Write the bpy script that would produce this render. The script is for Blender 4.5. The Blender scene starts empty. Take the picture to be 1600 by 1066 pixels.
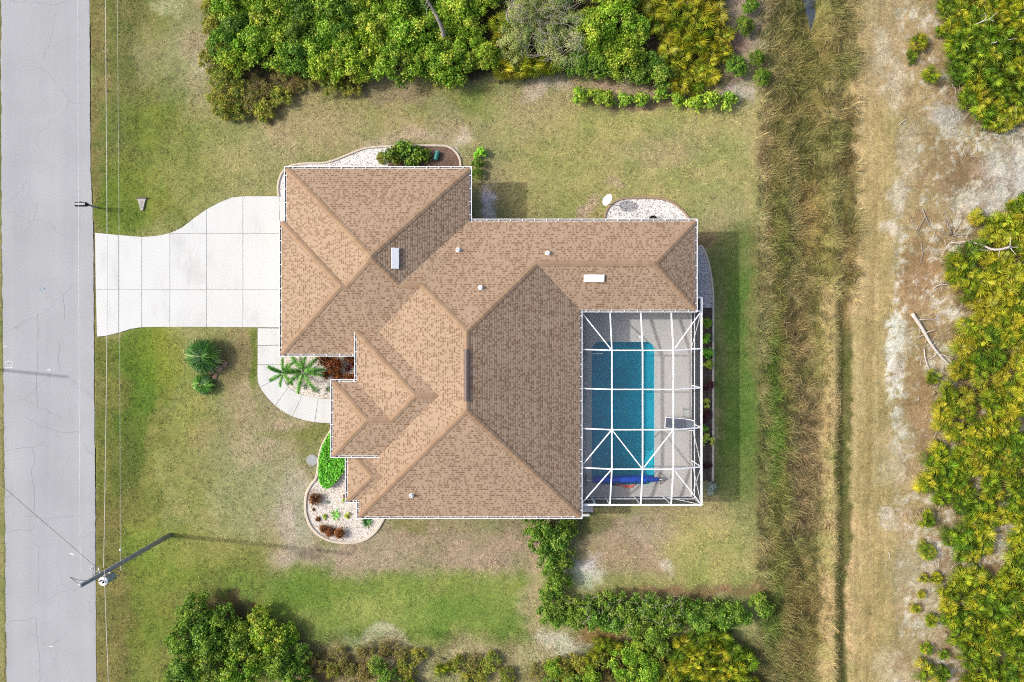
import bpy, bmesh, math, random
import numpy as np
from mathutils import Vector, Matrix, Quaternion

# ------------------------------------------------------------------ camera, sky, sun, exposure
S, H = 0.042, 44.8                       # metres per photo pixel on the ground, camera height
sc = bpy.context.scene
cam_d = bpy.data.cameras.new("camera")
cam_d.lens, cam_d.sensor_width = 24.0, 36.0
cam_d.clip_start, cam_d.clip_end = 0.5, 20000
cam = bpy.data.objects.new("camera", cam_d)
cam.location = (0, 0, H)
sc.collection.objects.link(cam)
sc.camera = cam

SUN_EL = math.radians(38)
to_sun = Vector((-1.0, 0.105, 0)).normalized() * math.cos(SUN_EL) + Vector((0, 0, math.sin(SUN_EL)))
world = bpy.data.worlds.new("World")
sc.world = world
world.use_nodes = True
wn = world.node_tree
wn.nodes.clear()
sky = wn.nodes.new("ShaderNodeTexSky")
sky.sky_type = 'NISHITA'
sky.sun_disc = False
sky.sun_elevation = SUN_EL
sky.sun_rotation = math.atan2(to_sun.x, to_sun.y)
sky.air_density, sky.dust_density, sky.ozone_density = 1.0, 5.0, 1.0
bg = wn.nodes.new("ShaderNodeBackground")
bg.inputs[1].default_value = 0.15
wo = wn.nodes.new("ShaderNodeOutputWorld")
wn.links.new(sky.outputs[0], bg.inputs[0])
wn.links.new(bg.outputs[0], wo.inputs[0])

sun_d = bpy.data.lights.new("sun", 'SUN')
sun_d.energy = 2.1
sun_d.angle = math.radians(1.2)
sun_d.color = (1.0, 0.97, 0.925)
sun = bpy.data.objects.new("sun", sun_d)
sun.rotation_euler = (-to_sun).to_track_quat('-Z', 'Y').to_euler()
sun.location = (-30, 5, 40)
sc.collection.objects.link(sun)

sc.view_settings.view_transform = 'Standard'
sc.view_settings.look = 'None'
sc.view_settings.gamma = 1.0
sc.view_settings.exposure = 0.63
sc.cycles.filter_width = 1.1
sc.cycles.use_denoising = False
sc.cycles.sample_clamp_indirect = 3.0
sc.cycles.max_bounces = 6
sc.cycles.transparent_max_bounces = 12
sc.cycles.caustics_reflective = False
sc.cycles.caustics_refractive = False

# ------------------------------------------------------------------ helpers
LINK = sc.collection.objects.link
K = 1.72                                  # how much brighter sunlit ground shows than its albedo

def lin(c):
    c = c / 255.0
    return c / 12.92 if c <= 0.04045 else ((c + 0.055) / 1.055) ** 2.4

def alb(r, g, b, k=1.0):
    """albedo of a surface that shows as sRGB r,g,b in the sun"""
    return tuple(min(0.86, lin(v) / K * k) for v in (r, g, b))

def P(px, py, z=0.0):
    f = (H - z) / H
    return Vector(((px - 800) * S * f, (533 - py) * S * f, z))

def tag(o, label=None, cat=None, group=None, kind=None):
    if label: o["label"] = label
    if cat: o["category"] = cat
    if group: o["group"] = group
    if kind: o["kind"] = kind
    return o

def wloc(o):
    v = Vector((0, 0, 0))
    while o:
        v += o.location
        o = o.parent
    return v

def empty(name, loc=(0, 0, 0), label=None, cat=None, group=None, kind=None):
    o = bpy.data.objects.new(name, None)
    o.empty_display_size = 0.2
    o.location = loc
    LINK(o)
    return tag(o, label, cat, group, kind)

def raw_mesh(name, V, F, mat=None, cols=None, uvs=None, smooth=False):
    me = bpy.data.meshes.new(name)
    V = np.asarray(V, dtype=np.float32)
    if isinstance(F, np.ndarray):
        n, k = F.shape
        me.vertices.add(len(V))
        me.vertices.foreach_set("co", V.ravel())
        me.loops.add(n * k)
        me.loops.foreach_set("vertex_index", F.astype(np.int32).ravel())
        me.polygons.add(n)
        me.polygons.foreach_set("loop_start", np.arange(0, n * k, k, dtype=np.int32))
        me.polygons.foreach_set("loop_total", np.full(n, k, dtype=np.int32))
        me.update(calc_edges=True)
    else:
        me.from_pydata([tuple(map(float, v)) for v in V], [], [tuple(f) for f in F])
        me.update()
    if cols is not None:
        a = me.color_attributes.new("Col", 'FLOAT_COLOR', 'POINT')
        c = np.ones((len(V), 4), dtype=np.float32)
        c[:, :3] = cols
        a.data.foreach_set("color", c.ravel())
    if uvs is not None:                     # per vertex
        uv = me.uv_layers.new(name="UVMap")
        idx = np.empty(len(me.loops), dtype=np.int32)
        me.loops.foreach_get("vertex_index", idx)
        uv.data.foreach_set("uv", np.asarray(uvs, dtype=np.float32)[idx].ravel())
    if mat: me.materials.append(mat)
    if smooth:
        me.polygons.foreach_set("use_smooth", np.ones(len(me.polygons), dtype=bool))
    return me

def mk(name, V, F, mat=None, parent=None, cols=None, uvs=None, smooth=False, local=False):
    V = np.asarray(V, dtype=np.float64)
    loc = Vector((0, 0, 0))
    if not local:
        if parent is not None:
            V = V - np.array(wloc(parent))
        else:
            lo, hi = V.min(0), V.max(0)
            loc = Vector(((lo[0] + hi[0]) / 2, (lo[1] + hi[1]) / 2, lo[2]))
            V = V - np.array(loc)
    o = bpy.data.objects.new(name, raw_mesh(name, V, F, mat, cols, uvs, smooth))
    o.location = loc
    o.parent = parent
    LINK(o)
    return o

def inst(name, me, loc=(0, 0, 0), rz=0.0, scale=1.0, parent=None):
    o = bpy.data.objects.new(name, me)
    o.location = loc
    o.rotation_euler = (0, 0, rz)
    o.scale = (scale,) * 3 if not hasattr(scale, '__len__') else scale
    o.parent = parent
    LINK(o)
    return o

class MB:
    """collects simple shapes into one mesh"""
    def __init__(s): s.V, s.F = [], []
    def add(s, V, F):
        n = len(s.V)
        s.V += [tuple(v) for v in V]
        s.F += [tuple(i + n for i in f) for f in F]
        return s
    def box(s, lo, hi):
        (a, b, c), (d, e, f) = lo, hi
        V = [(a,b,c),(d,b,c),(d,e,c),(a,e,c),(a,b,f),(d,b,f),(d,e,f),(a,e,f)]
        return s.add(V, [(3,2,1,0),(4,5,6,7),(0,1,5,4),(1,2,6,5),(2,3,7,6),(3,0,4,7)])
    def bar(s, a, b, w, h, up=(0, 0, 1)):
        a, b = Vector(a), Vector(b)
        d = (b - a).normalized()
        u = Vector(up)
        if abs(d.dot(u)) > 0.98: u = Vector((1, 0, 0))
        sd = d.cross(u).normalized()
        u = sd.cross(d).normalized()
        V = [p + sd * x * w / 2 + u * y * h / 2 for p in (a, b) for x, y in ((-1,-1),(1,-1),(1,1),(-1,1))]
        return s.add(V, [(3,2,1,0),(4,5,6,7),(0,1,5,4),(1,2,6,5),(2,3,7,6),(3,0,4,7)])
    def tube(s, pts, rad, n=8, cap=True):
        pts = [Vector(p) for p in pts]
        if not hasattr(rad, '__len__'): rad = [rad] * len(pts)
        V, F = [], []
        ref = None
        for i, p in enumerate(pts):
            d = (pts[min(i+1, len(pts)-1)] - pts[max(i-1, 0)]).normalized()
            if ref is None:
                ref = d.orthogonal().normalized()
            ref = (ref - d * ref.dot(d)).normalized()
            b = d.cross(ref)
            for k in range(n):
                t = 2 * math.pi * k / n
                V.append(p + (ref * math.cos(t) + b * math.sin(t)) * rad[i])
        for i in range(len(pts) - 1):
            for k in range(n):
                F.append((i*n+k, i*n+(k+1)%n, (i+1)*n+(k+1)%n, (i+1)*n+k))
        if cap:
            F.append(tuple(range(n))[::-1])
            F.append(tuple((len(pts)-1)*n + k for k in range(n)))
        return s.add(V, F)
    def lathe(s, c, prof, n=20, axis=(0, 0, 1)):
        c = Vector(c)
        q = Vector((0, 0, 1)).rotation_difference(Vector(axis))
        V, F = [], []
        for r, z in prof:
            for k in range(n):
                t = 2 * math.pi * k / n
                V.append(c + q @ Vector((r * math.cos(t), r * math.sin(t), z)))
        for i in range(len(prof) - 1):
            for k in range(n):
                F.append((i*n+k, i*n+(k+1)%n, (i+1)*n+(k+1)%n, (i+1)*n+k))
        F.append(tuple(range(n))[::-1])
        F.append(tuple((len(prof)-1)*n + k for k in range(n)))
        return s.add(V, F)
    def prism(s, poly, z0, z1):
        n = len(poly)
        area = sum(poly[i][0]*poly[(i+1)%n][1] - poly[(i+1)%n][0]*poly[i][1] for i in range(n))
        if area < 0: poly = poly[::-1]
        V = [(p[0], p[1], z0) for p in poly] + [(p[0], p[1], z1) for p in poly]
        F = [tuple(range(n))[::-1], tuple(range(n, 2*n))]
        F += [(i, (i+1)%n, n+(i+1)%n, n+i) for i in range(n)]
        return s.add(V, F)
    def build(s, name, mat, parent=None, smooth=False, bevel=0, local=False):
        o = mk(name, s.V, s.F, mat, parent, smooth=smooth, local=local)
        if bevel:
            m = o.modifiers.new("edge", 'BEVEL')
            m.width, m.segments, m.limit_method = bevel, 2, 'ANGLE'
        return o

def catmull(pts, n=6, closed=False):
    pts = [Vector(p) for p in pts]
    out = []
    m = len(pts)
    for i in range(m if closed else m - 1):
        p0 = pts[(i-1) % m] if closed or i else pts[0]
        p1, p2 = pts[i], pts[(i+1) % m]
        p3 = pts[(i+2) % m] if closed or i + 2 < m else pts[-1]
        for k in range(n):
            t = k / n
            out.append(0.5 * ((2*p1) + (p2-p0)*t + (2*p0-5*p1+4*p2-p3)*t*t + (3*p1-p0-3*p2+p3)*t**3))
    if not closed: out.append(pts[-1])
    return out

def clip_half(poly, a, b, c):
    """keep a*x+b*y+c >= 0"""
    out = []
    n = len(poly)
    for i in range(n):
        p, q = poly[i], poly[(i+1) % n]
        dp, dq = a*p[0]+b*p[1]+c, a*q[0]+b*q[1]+c
        if dp >= 0: out.append(p)
        if (dp >= 0) != (dq >= 0):
            t = dp / (dp - dq)
            out.append((p[0]+(q[0]-p[0])*t, p[1]+(q[1]-p[1])*t))
    return out

def parea(poly):
    n = len(poly)
    return abs(sum(poly[i][0]*poly[(i+1)%n][1] - poly[(i+1)%n][0]*poly[i][1] for i in range(n))) / 2

def inpoly(X, Y, poly):
    r = np.zeros(X.shape, dtype=bool)
    n = len(poly)
    for i in range(n):
        x0, y0 = poly[i][0], poly[i][1]
        x1, y1 = poly[(i+1) % n][0], poly[(i+1) % n][1]
        if y0 == y1: continue
        c = ((y0 > Y) != (y1 > Y)) & (X < (x1-x0)*(Y-y0)/(y1-y0)+x0)
        r ^= c
    return r

# ---- numpy value noise
def _hash(ix, iy, seed):
    h = (ix.astype(np.int64)*374761393 + iy.astype(np.int64)*668265263 + seed*1442695041) & 0xffffffff
    h = ((h ^ (h >> 13)) * 1274126177) & 0xffffffff
    h = h ^ (h >> 16)
    return (h & 0xffff) / 65535.0

def vnoise(x, y, seed=0):
    ix, iy = np.floor(x), np.floor(y)
    fx, fy = x-ix, y-iy
    fx, fy = fx*fx*(3-2*fx), fy*fy*(3-2*fy)
    a, b = _hash(ix, iy, seed), _hash(ix+1, iy, seed)
    c, d = _hash(ix, iy+1, seed), _hash(ix+1, iy+1, seed)
    return (a*(1-fx)+b*fx)*(1-fy) + (c*(1-fx)+d*fx)*fy

def fbm(x, y, scale, seed=0, octv=4, gain=0.5):
    r, amp, tot = 0, 1.0, 0
    for o in range(octv):
        r = r + amp*vnoise(x/scale+o*17.3, y/scale-o*9.1, seed+o*31)
        tot += amp
        amp *= gain
        scale *= 0.5
    return r/tot

def sstep(a, b, x):
    t = np.clip((x-a)/(b-a), 0, 1)
    return t*t*(3-2*t)

# ------------------------------------------------------------------ materials
def new_mat(name):
    m = bpy.data.materials.new(name)
    m.use_nodes = True
    nt = m.node_tree
    b = nt.nodes["Principled BSDF"]
    return m, nt, b

def N(nt, t, **kw):
    n = nt.nodes.new(t)
    for k, v in kw.items(): setattr(n, k, v)
    return n

def plain(name, col, rough=0.6, var=0.12, scale=6.0, metal=0.0, bump=0.0, spec=0.4, detail=5):
    m, nt, b = new_mat(name)
    b.inputs["Roughness"].default_value = rough
    b.inputs["Metallic"].default_value = metal
    b.inputs["Specular IOR Level"].default_value = spec
    tc = N(nt, "ShaderNodeTexCoord")
    no = N(nt, "ShaderNodeTexNoise")
    no.inputs["Scale"].default_value = scale
    no.inputs["Detail"].default_value = detail
    nt.links.new(tc.outputs["Object"], no.inputs["Vector"])
    mr = N(nt, "ShaderNodeMapRange")
    mr.inputs[1].default_value, mr.inputs[2].default_value = 0.3, 0.7
    mr.inputs[3].default_value, mr.inputs[4].default_value = 1-var, 1+var
    nt.links.new(no.outputs[0], mr.inputs[0])
    mx = N(nt, "ShaderNodeMix", data_type='RGBA', blend_type='MULTIPLY')
    mx.inputs[0].default_value = 1.0
    mx.inputs[6].default_value = (*col, 1)
    nt.links.new(mr.outputs[0], mx.inputs[7])
    nt.links.new(mx.outputs[2], b.inputs["Base Color"])
    if bump:
        bp = N(nt, "ShaderNodeBump")
        bp.inputs["Strength"].default_value = bump
        bp.inputs["Distance"].default_value = 0.02
        nt.links.new(no.outputs[0], bp.inputs["Height"])
        nt.links.new(bp.outputs[0], b.inputs["Normal"])
    return m

def vcol_mat(name, rough=0.8, spec=0.2, transl=0.0, rnd=0.0, fine=None, bump=0.0):
    m, nt, b = new_mat(name)
    b.inputs["Roughness"].default_value = rough
    b.inputs["Specular IOR Level"].default_value = spec
    at = N(nt, "ShaderNodeVertexColor", layer_name="Col")
    out = at.outputs[0]
    if rnd:
        oi = N(nt, "ShaderNodeObjectInfo")
        hs = N(nt, "ShaderNodeHueSaturation")
        r1 = N(nt, "ShaderNodeMapRange")
        r1.inputs[3].default_value, r1.inputs[4].default_value = 1-rnd, 1+rnd
        nt.links.new(oi.outputs["Random"], r1.inputs[0])
        nt.links.new(r1.outputs[0], hs.inputs["Value"])
        mu = N(nt, "ShaderNodeMath", operation='MULTIPLY')
        mu.inputs[1].default_value = 7.31
        fr = N(nt, "ShaderNodeMath", operation='FRACT')
        nt.links.new(oi.outputs["Random"], mu.inputs[0])
        nt.links.new(mu.outputs[0], fr.inputs[0])
        r2 = N(nt, "ShaderNodeMapRange")
        r2.inputs[3].default_value, r2.inputs[4].default_value = 0.5-rnd*0.10, 0.5+rnd*0.10
        nt.links.new(fr.outputs[0], r2.inputs[0])
        nt.links.new(r2.outputs[0], hs.inputs["Hue"])
        nt.links.new(out, hs.inputs["Color"])
        out = hs.outputs[0]
    if fine:
        tc = N(nt, "ShaderNodeTexCoord")
        acc = None
        for sc_, lo, hi in fine:
            no = N(nt, "ShaderNodeTexNoise")
            no.inputs["Scale"].default_value = sc_
            no.inputs["Detail"].default_value = 4
            nt.links.new(tc.outputs["Object"], no.inputs["Vector"])
            mr = N(nt, "ShaderNodeMapRange")
            mr.inputs[1].default_value, mr.inputs[2].default_value = 0.3, 0.7
            mr.inputs[3].default_value, mr.inputs[4].default_value = lo, hi
            nt.links.new(no.outputs[0], mr.inputs[0])
            mx = N(nt, "ShaderNodeMix", data_type='RGBA', blend_type='MULTIPLY')
            mx.inputs[0].default_value = 1.0
            nt.links.new(out, mx.inputs[6])
            nt.links.new(mr.outputs[0], mx.inputs[7])
            out = mx.outputs[2]
            acc = no
        if bump:
            bp = N(nt, "ShaderNodeBump")
            bp.inputs["Strength"].default_value = bump
            bp.inputs["Distance"].default_value = 0.05
            nt.links.new(acc.outputs[0], bp.inputs["Height"])
            nt.links.new(bp.outputs[0], b.inputs["Normal"])
    nt.links.new(out, b.inputs["Base Color"])
    if transl:
        tr = N(nt, "ShaderNodeBsdfTranslucent")
        nt.links.new(out, tr.inputs[0])
        ms = N(nt, "ShaderNodeMixShader")
        ms.inputs[0].default_value = transl
        nt.links.new(b.outputs[0], ms.inputs[1])
        nt.links.new(tr.outputs[0], ms.inputs[2])
        nt.links.new(ms.outputs[0], nt.nodes["Material Output"].inputs[0])
    return m

M = {}
M['ground'] = vcol_mat('ground_soil', 0.95, 0.05, fine=[(4.5, 0.84, 1.16), (13, 0.74, 1.26), (40, 0.8, 1.2)], bump=0.6)
M['grass'] = vcol_mat('grass_blades', 0.7, 0.15, transl=0.15)
M['leaf'] = vcol_mat('leaf', 0.5, 0.3, transl=0.25, rnd=0.13)
M['leaf_plain'] = vcol_mat('leaf_plain', 0.5, 0.35, transl=0.2, rnd=0.06)
M['bark'] = plain('bark', alb(120, 105, 90), 0.9, 0.35, 14, bump=0.5)
M['deadwood'] = plain('dead_wood', alb(226, 214, 204), 0.85, 0.22, 16, bump=0.4)
M['deadwood_grey'] = plain('dead_wood_grey', alb(176, 166, 156), 0.9, 0.3, 16, bump=0.4)
M['concrete'] = plain('concrete_pale', alb(236, 236, 229), 0.85, 0.07, 0.9, bump=0.1, detail=9)
M['curb'] = plain('concrete_edging', alb(236, 222, 202), 0.85, 0.14, 5, bump=0.3)
M['curb_tan'] = plain('concrete_edging_tan', alb(186, 160, 134), 0.85, 0.2, 5, bump=0.3)
M['white'] = plain('white_aluminium', (0.80, 0.81, 0.82), 0.4, 0.03, 2)
M['white_dull'] = plain('white_paint', (0.72, 0.72, 0.70), 0.55, 0.1, 5)
M['deck'] = plain('deck_coating', alb(226, 223, 217), 0.8, 0.05, 1.6, bump=0.08)
M['stucco'] = plain('stucco', (0.55, 0.50, 0.42), 0.9, 0.06, 30, bump=0.3)
M['soffit'] = plain('soffit', (0.6, 0.59, 0.56), 0.8, 0.05, 4)
M['black'] = plain('black_plastic', (0.015, 0.016, 0.018), 0.5, 0.2, 8)
M['dark_glass'] = plain('dark_glass', (0.03, 0.04, 0.05), 0.08, 0.1, 3)
M['pole_wood'] = plain('weathered_pole', alb(168, 174, 176), 0.9, 0.28, 9, bump=0.5)
M['transformer'] = plain('transformer_paint', alb(158, 178, 190), 0.45, 0.06, 5)
M['porcelain'] = plain('porcelain', (0.75, 0.77, 0.77), 0.25, 0.04, 5)
M['wire'] = plain('aluminium_wire', (0.62, 0.60, 0.55), 0.5, 0.1, 3)
M['wire_dark'] = plain('dark_wire', (0.10, 0.10, 0.10), 0.6, 0.1, 3)
M['steel'] = plain('steel', (0.55, 0.56, 0.57), 0.35, 0.08, 5, metal=0.7)
M['sling'] = plain('grey_sling', alb(108, 116, 132), 0.8, 0.1, 20)
M['blue'] = plain('blue_cover', alb(22, 82, 200, 1.3), 0.45, 0.15, 6, bump=0.4)
M['coral'] = plain('coral_foam', alb(238, 126, 104, 1.4), 0.7, 0.1, 10)
M['litter'] = plain('gutter_litter_shade', (0.22, 0.19, 0.165), 0.95, 0.5, 7)  # dark tone covers both debris and the shade inside the gutters
M['teal'] = plain('teal_plastic', alb(70, 160, 150), 0.45, 0.1, 6)
M['vent_brown'] = plain('ridge_vent_brown', alb(122, 104, 100), 0.6, 0.08, 6)
M['rock_pink'] = plain('pink_rock', alb(192, 152, 136), 0.9, 0.25, 7, bump=0.6)
M['paint_white'] = plain('white_road_paint', alb(232, 236, 236), 0.8, 0.08, 20)
M['paint_blue'] = plain('blue_road_paint', alb(150, 190, 210), 0.8, 0.2, 20)
M['equip'] = plain('equipment_grey', alb(200, 203, 205), 0.6, 0.06, 5)

def ramp(nt, src, stops):
    r = N(nt, "ShaderNodeValToRGB")
    el = r.color_ramp.elements
    while len(el) < len(stops): el.new(0.5)
    for e, (p, c) in zip(el, stops):
        e.position = p
        e.color = (*c, 1)
    nt.links.new(src, r.inputs[0])
    return r.outputs[0]

def shingle_mat():
    m, nt, b = new_mat('architectural_shingles')
    b.inputs["Roughness"].default_value = 0.92
    b.inputs["Specular IOR Level"].default_value = 0.1
    uv = N(nt, "ShaderNodeUVMap", uv_map="UVMap")
    sp = N(nt, "ShaderNodeSeparateXYZ")
    nt.links.new(uv.outputs[0], sp.inputs[0])
    def math_(op, a, bb=None):
        n = N(nt, "ShaderNodeMath", operation=op)
        for i, v in enumerate((a, bb)):
            if v is None: continue
            if isinstance(v, (int, float)): n.inputs[i].default_value = v
            else: nt.links.new(v, n.inputs[i])
        return n.outputs[0]
    vrow = math_('DIVIDE', sp.outputs[1], 0.148)
    row = math_('FLOOR', vrow)
    wn1 = N(nt, "ShaderNodeTexWhiteNoise", noise_dimensions='1D')
    nt.links.new(row, wn1.inputs["W"])
    uu = math_('ADD', math_('DIVIDE', sp.outputs[0], 0.095), math_('MULTIPLY', wn1.outputs[0], 9.0))
    cell = math_('FLOOR', uu)
    cv = N(nt, "ShaderNodeCombineXYZ")
    nt.links.new(cell, cv.inputs[0]); nt.links.new(row, cv.inputs[1])
    wn2 = N(nt, "ShaderNodeTexWhiteNoise", noise_dimensions='2D')
    nt.links.new(cv.outputs[0], wn2.inputs["Vector"])
    big = N(nt, "ShaderNodeTexNoise")
    big.inputs["Scale"].default_value = 2.2
    big.inputs["Detail"].default_value = 4
    nt.links.new(uv.outputs[0], big.inputs["Vector"])
    val = math_('ADD', wn2.outputs[0], math_('MULTIPLY', math_('SUBTRACT', big.outputs[0], 0.5), 0.10))
    light, mid, dark = alb(200, 173, 146), alb(184, 156, 130), alb(160, 132, 107)
    c = ramp(nt, val, [(0.20, light), (0.48, light), (0.56, mid), (0.70, dark), (0.95, alb(150, 119, 93))])
    # the tab ends short of the course above: a lighter line of the lower laminate
    fr = math_('FRACT', vrow)
    lm = math_('GREATER_THAN', fr, 0.58)
    mx = N(nt, "ShaderNodeMix", data_type='RGBA')
    nt.links.new(math_('MULTIPLY', lm, 0.82), mx.inputs[0])
    nt.links.new(c, mx.inputs[6]); mx.inputs[7].default_value = (*light, 1)
    gr = N(nt, "ShaderNodeTexNoise")
    gr.inputs["Scale"].default_value = 30
    nt.links.new(uv.outputs[0], gr.inputs["Vector"])
    mr = N(nt, "ShaderNodeMapRange")
    mr.inputs[3].default_value, mr.inputs[4].default_value = 0.86, 1.14
    nt.links.new(gr.outputs[0], mr.inputs[0])
    wea = N(nt, "ShaderNodeTexNoise")
    wea.inputs["Scale"].default_value = 0.22
    wea.inputs["Detail"].default_value = 5
    nt.links.new(uv.outputs[0], wea.inputs["Vector"])
    mr2 = N(nt, "ShaderNodeMapRange")
    mr2.inputs[3].default_value, mr2.inputs[4].default_value = 0.84, 1.14
    nt.links.new(wea.outputs[0], mr2.inputs[0])
    mp = N(nt, "ShaderNodeMapping"); mp.inputs["Scale"].default_value = (2.6, 0.25, 1); nt.links.new(uv.outputs[0], mp.inputs[0])
    stn = N(nt, "ShaderNodeTexNoise"); stn.inputs["Scale"].default_value = 1.0; stn.inputs["Detail"].default_value = 4; nt.links.new(mp.outputs[0], stn.inputs["Vector"])
    mr3 = N(nt, "ShaderNodeMapRange"); mr3.inputs[3].default_value, mr3.inputs[4].default_value = 0.9, 1.1; nt.links.new(stn.outputs[0], mr3.inputs[0])
    m2 = N(nt, "ShaderNodeMix", data_type='RGBA', blend_type='MULTIPLY'); m2.inputs[0].default_value = 1
    nt.links.new(mx.outputs[2], m2.inputs[6]); nt.links.new(math_('MULTIPLY', math_('MULTIPLY', mr.outputs[0], mr3.outputs[0]), mr2.outputs[0]), m2.inputs[7])
    nt.links.new(m2.outputs[2], b.inputs["Base Color"])
    return m
M['shingle'] = shingle_mat()

def cap_mat():
    m, nt, b = new_mat('cap_shingle')
    b.inputs["Roughness"].default_value = 0.92
    b.inputs["Specular IOR Level"].default_value = 0.1
    oi = N(nt, "ShaderNodeObjectInfo")
    c = ramp(nt, oi.outputs["Random"], [(0.0, alb(178, 148, 119)), (0.5, alb(185, 155, 126)), (1.0, alb(192, 162, 133))])
    nt.links.new(c, b.inputs["Base Color"])
    return m
M['cap'] = cap_mat()

def screen_mat(name, fac, col, tint=1.0):
    m, nt, b = new_mat(name)
    b.inputs["Base Color"].default_value = (*col, 1)
    b.inputs["Roughness"].default_value = 0.8
    tr = N(nt, "ShaderNodeBsdfTransparent"); tr.inputs[0].default_value = (tint, tint, tint, 1)
    ms = N(nt, "ShaderNodeMixShader")
    ms.inputs[0].default_value = fac
    nt.links.new(tr.outputs[0], ms.inputs[1]); nt.links.new(b.outputs[0], ms.inputs[2])
    nt.links.new(ms.outputs[0], nt.nodes["Material Output"].inputs[0])
    return m
M['screen_top'] = screen_mat('insect_screen_fine', 0.03, (0.42, 0.44, 0.46), 0.94)
M['screen_wall'] = screen_mat('insect_screen_privacy', 0.55, (0.05, 0.06, 0.075), 0.45)

def water_mat(name, tint, gl=0.02, wave=2.5, strength=0.12):
    m, nt, b = new_mat(name)
    nt.nodes.remove(b)
    tr = N(nt, "ShaderNodeBsdfTransparent"); tr.inputs[0].default_value = (*tint, 1)
    g = N(nt, "ShaderNodeBsdfGlossy"); g.inputs["Roughness"].default_value = 0.03
    no = N(nt, "ShaderNodeTexNoise"); no.inputs["Scale"].default_value = wave
    tc = N(nt, "ShaderNodeTexCoord"); nt.links.new(tc.outputs["Object"], no.inputs["Vector"])
    bp = N(nt, "ShaderNodeBump"); bp.inputs["Strength"].default_value = strength
    nt.links.new(no.outputs[0], bp.inputs["Height"]); nt.links.new(bp.outputs[0], g.inputs["Normal"])
    ms = N(nt, "ShaderNodeMixShader"); ms.inputs[0].default_value = gl
    nt.links.new(tr.outputs[0], ms.inputs[1]); nt.links.new(g.outputs[0], ms.inputs[2])
    nt.links.new(ms.outputs[0], nt.nodes["Material Output"].inputs[0])
    return m
M['pool_water'] = water_mat('pool_water', (0.16, 0.80, 0.88))
M['pond_water'] = water_mat('ditch_water', (0.5, 0.5, 0.52), 0.35)
M['plaster'] = plain('pool_plaster', (0.10, 0.42, 0.49), 0.7, 0.16, 0.5)
M['plaster_step'] = plain('pool_step', (0.34, 0.56, 0.58), 0.7, 0.05, 2)

def road_mat():
    m, nt, b = new_mat('worn_asphalt')
    b.inputs["Roughness"].default_value = 0.9
    b.inputs["Specular IOR Level"].default_value = 0.2
    tc = N(nt, "ShaderNodeTexCoord")
    def noise(sx, sy, scale, det=5):
        mp = N(nt, "ShaderNodeMapping"); mp.inputs["Scale"].default_value = (sx, sy, 1)
        nt.links.new(tc.outputs["Object"], mp.inputs[0])
        no = N(nt, "ShaderNodeTexNoise"); no.inputs["Scale"].default_value = scale; no.inputs["Detail"].default_value = det
        nt.links.new(mp.outputs[0], no.inputs["Vector"])
        return no.outputs[0]
    def rng(src, a, bb, lo, hi):
        mr = N(nt, "ShaderNodeMapRange")
        for i, v in zip((1, 2, 3, 4), (a, bb, lo, hi)): mr.inputs[i].default_value = v
        nt.links.new(src, mr.inputs[0]); return mr.outputs[0]
    def mul(a, c):
        mx = N(nt, "ShaderNodeMix", data_type='RGBA', blend_type='MULTIPLY'); mx.inputs[0].default_value = 1
        nt.links.new(a, mx.inputs[6]); nt.links.new(c, mx.inputs[7]); return mx.outputs[2]
    lanes = ramp(nt, noise(1.0, 0.05, 0.8, 4), [(0.3, alb(187, 190, 194)), (0.7, alb(198, 200, 203))])
    pat = rng(noise(1, 1, 0.35, 6), 0.3, 0.7, 0.94, 1.05)
    grain = rng(noise(1, 1, 55, 3), 0.3, 0.7, 0.85, 1.15)
    # hairline cracks
    vo = N(nt, "ShaderNodeTexVoronoi", feature='DISTANCE_TO_EDGE'); vo.inputs["Scale"].default_value = 0.23
    no = N(nt, "ShaderNodeTexNoise"); no.inputs["Scale"].default_value = 1.3; no.inputs["Detail"].default_value = 5
    nt.links.new(tc.outputs["Object"], no.inputs["Vector"])
    ad = N(nt, "ShaderNodeVectorMath", operation='MULTIPLY_ADD')
    ad.inputs[1].default_value = (0.9, 0.9, 0)
    nt.links.new(no.outputs["Color"], ad.inputs[0]); nt.links.new(tc.outputs["Object"], ad.inputs[2])
    nt.links.new(ad.outputs[0], vo.inputs["Vector"])
    crack = rng(vo.outputs[0], 0.0, 0.004, 1.0, 0.0)
    keep = rng(noise(1, 1, 0.28, 2), 0.46, 0.58, 0.0, 1.0)
    mm = N(nt, "ShaderNodeMath", operation='MULTIPLY'); nt.links.new(crack, mm.inputs[0]); nt.links.new(keep, mm.inputs[1])
    cr = rng(mm.outputs[0], 0, 1, 1.0, 0.62)
    nt.links.new(mul(mul(mul(lanes, pat), grain), cr), b.inputs["Base Color"])
    bp = N(nt, "ShaderNodeBump"); bp.inputs["Strength"].default_value = 0.25; bp.inputs["Distance"].default_value = 0.01
    nt.links.new(grain, bp.inputs["Height"]); nt.links.new(bp.outputs[0], b.inputs["Normal"])
    return m
M['road'] = road_mat()

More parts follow.
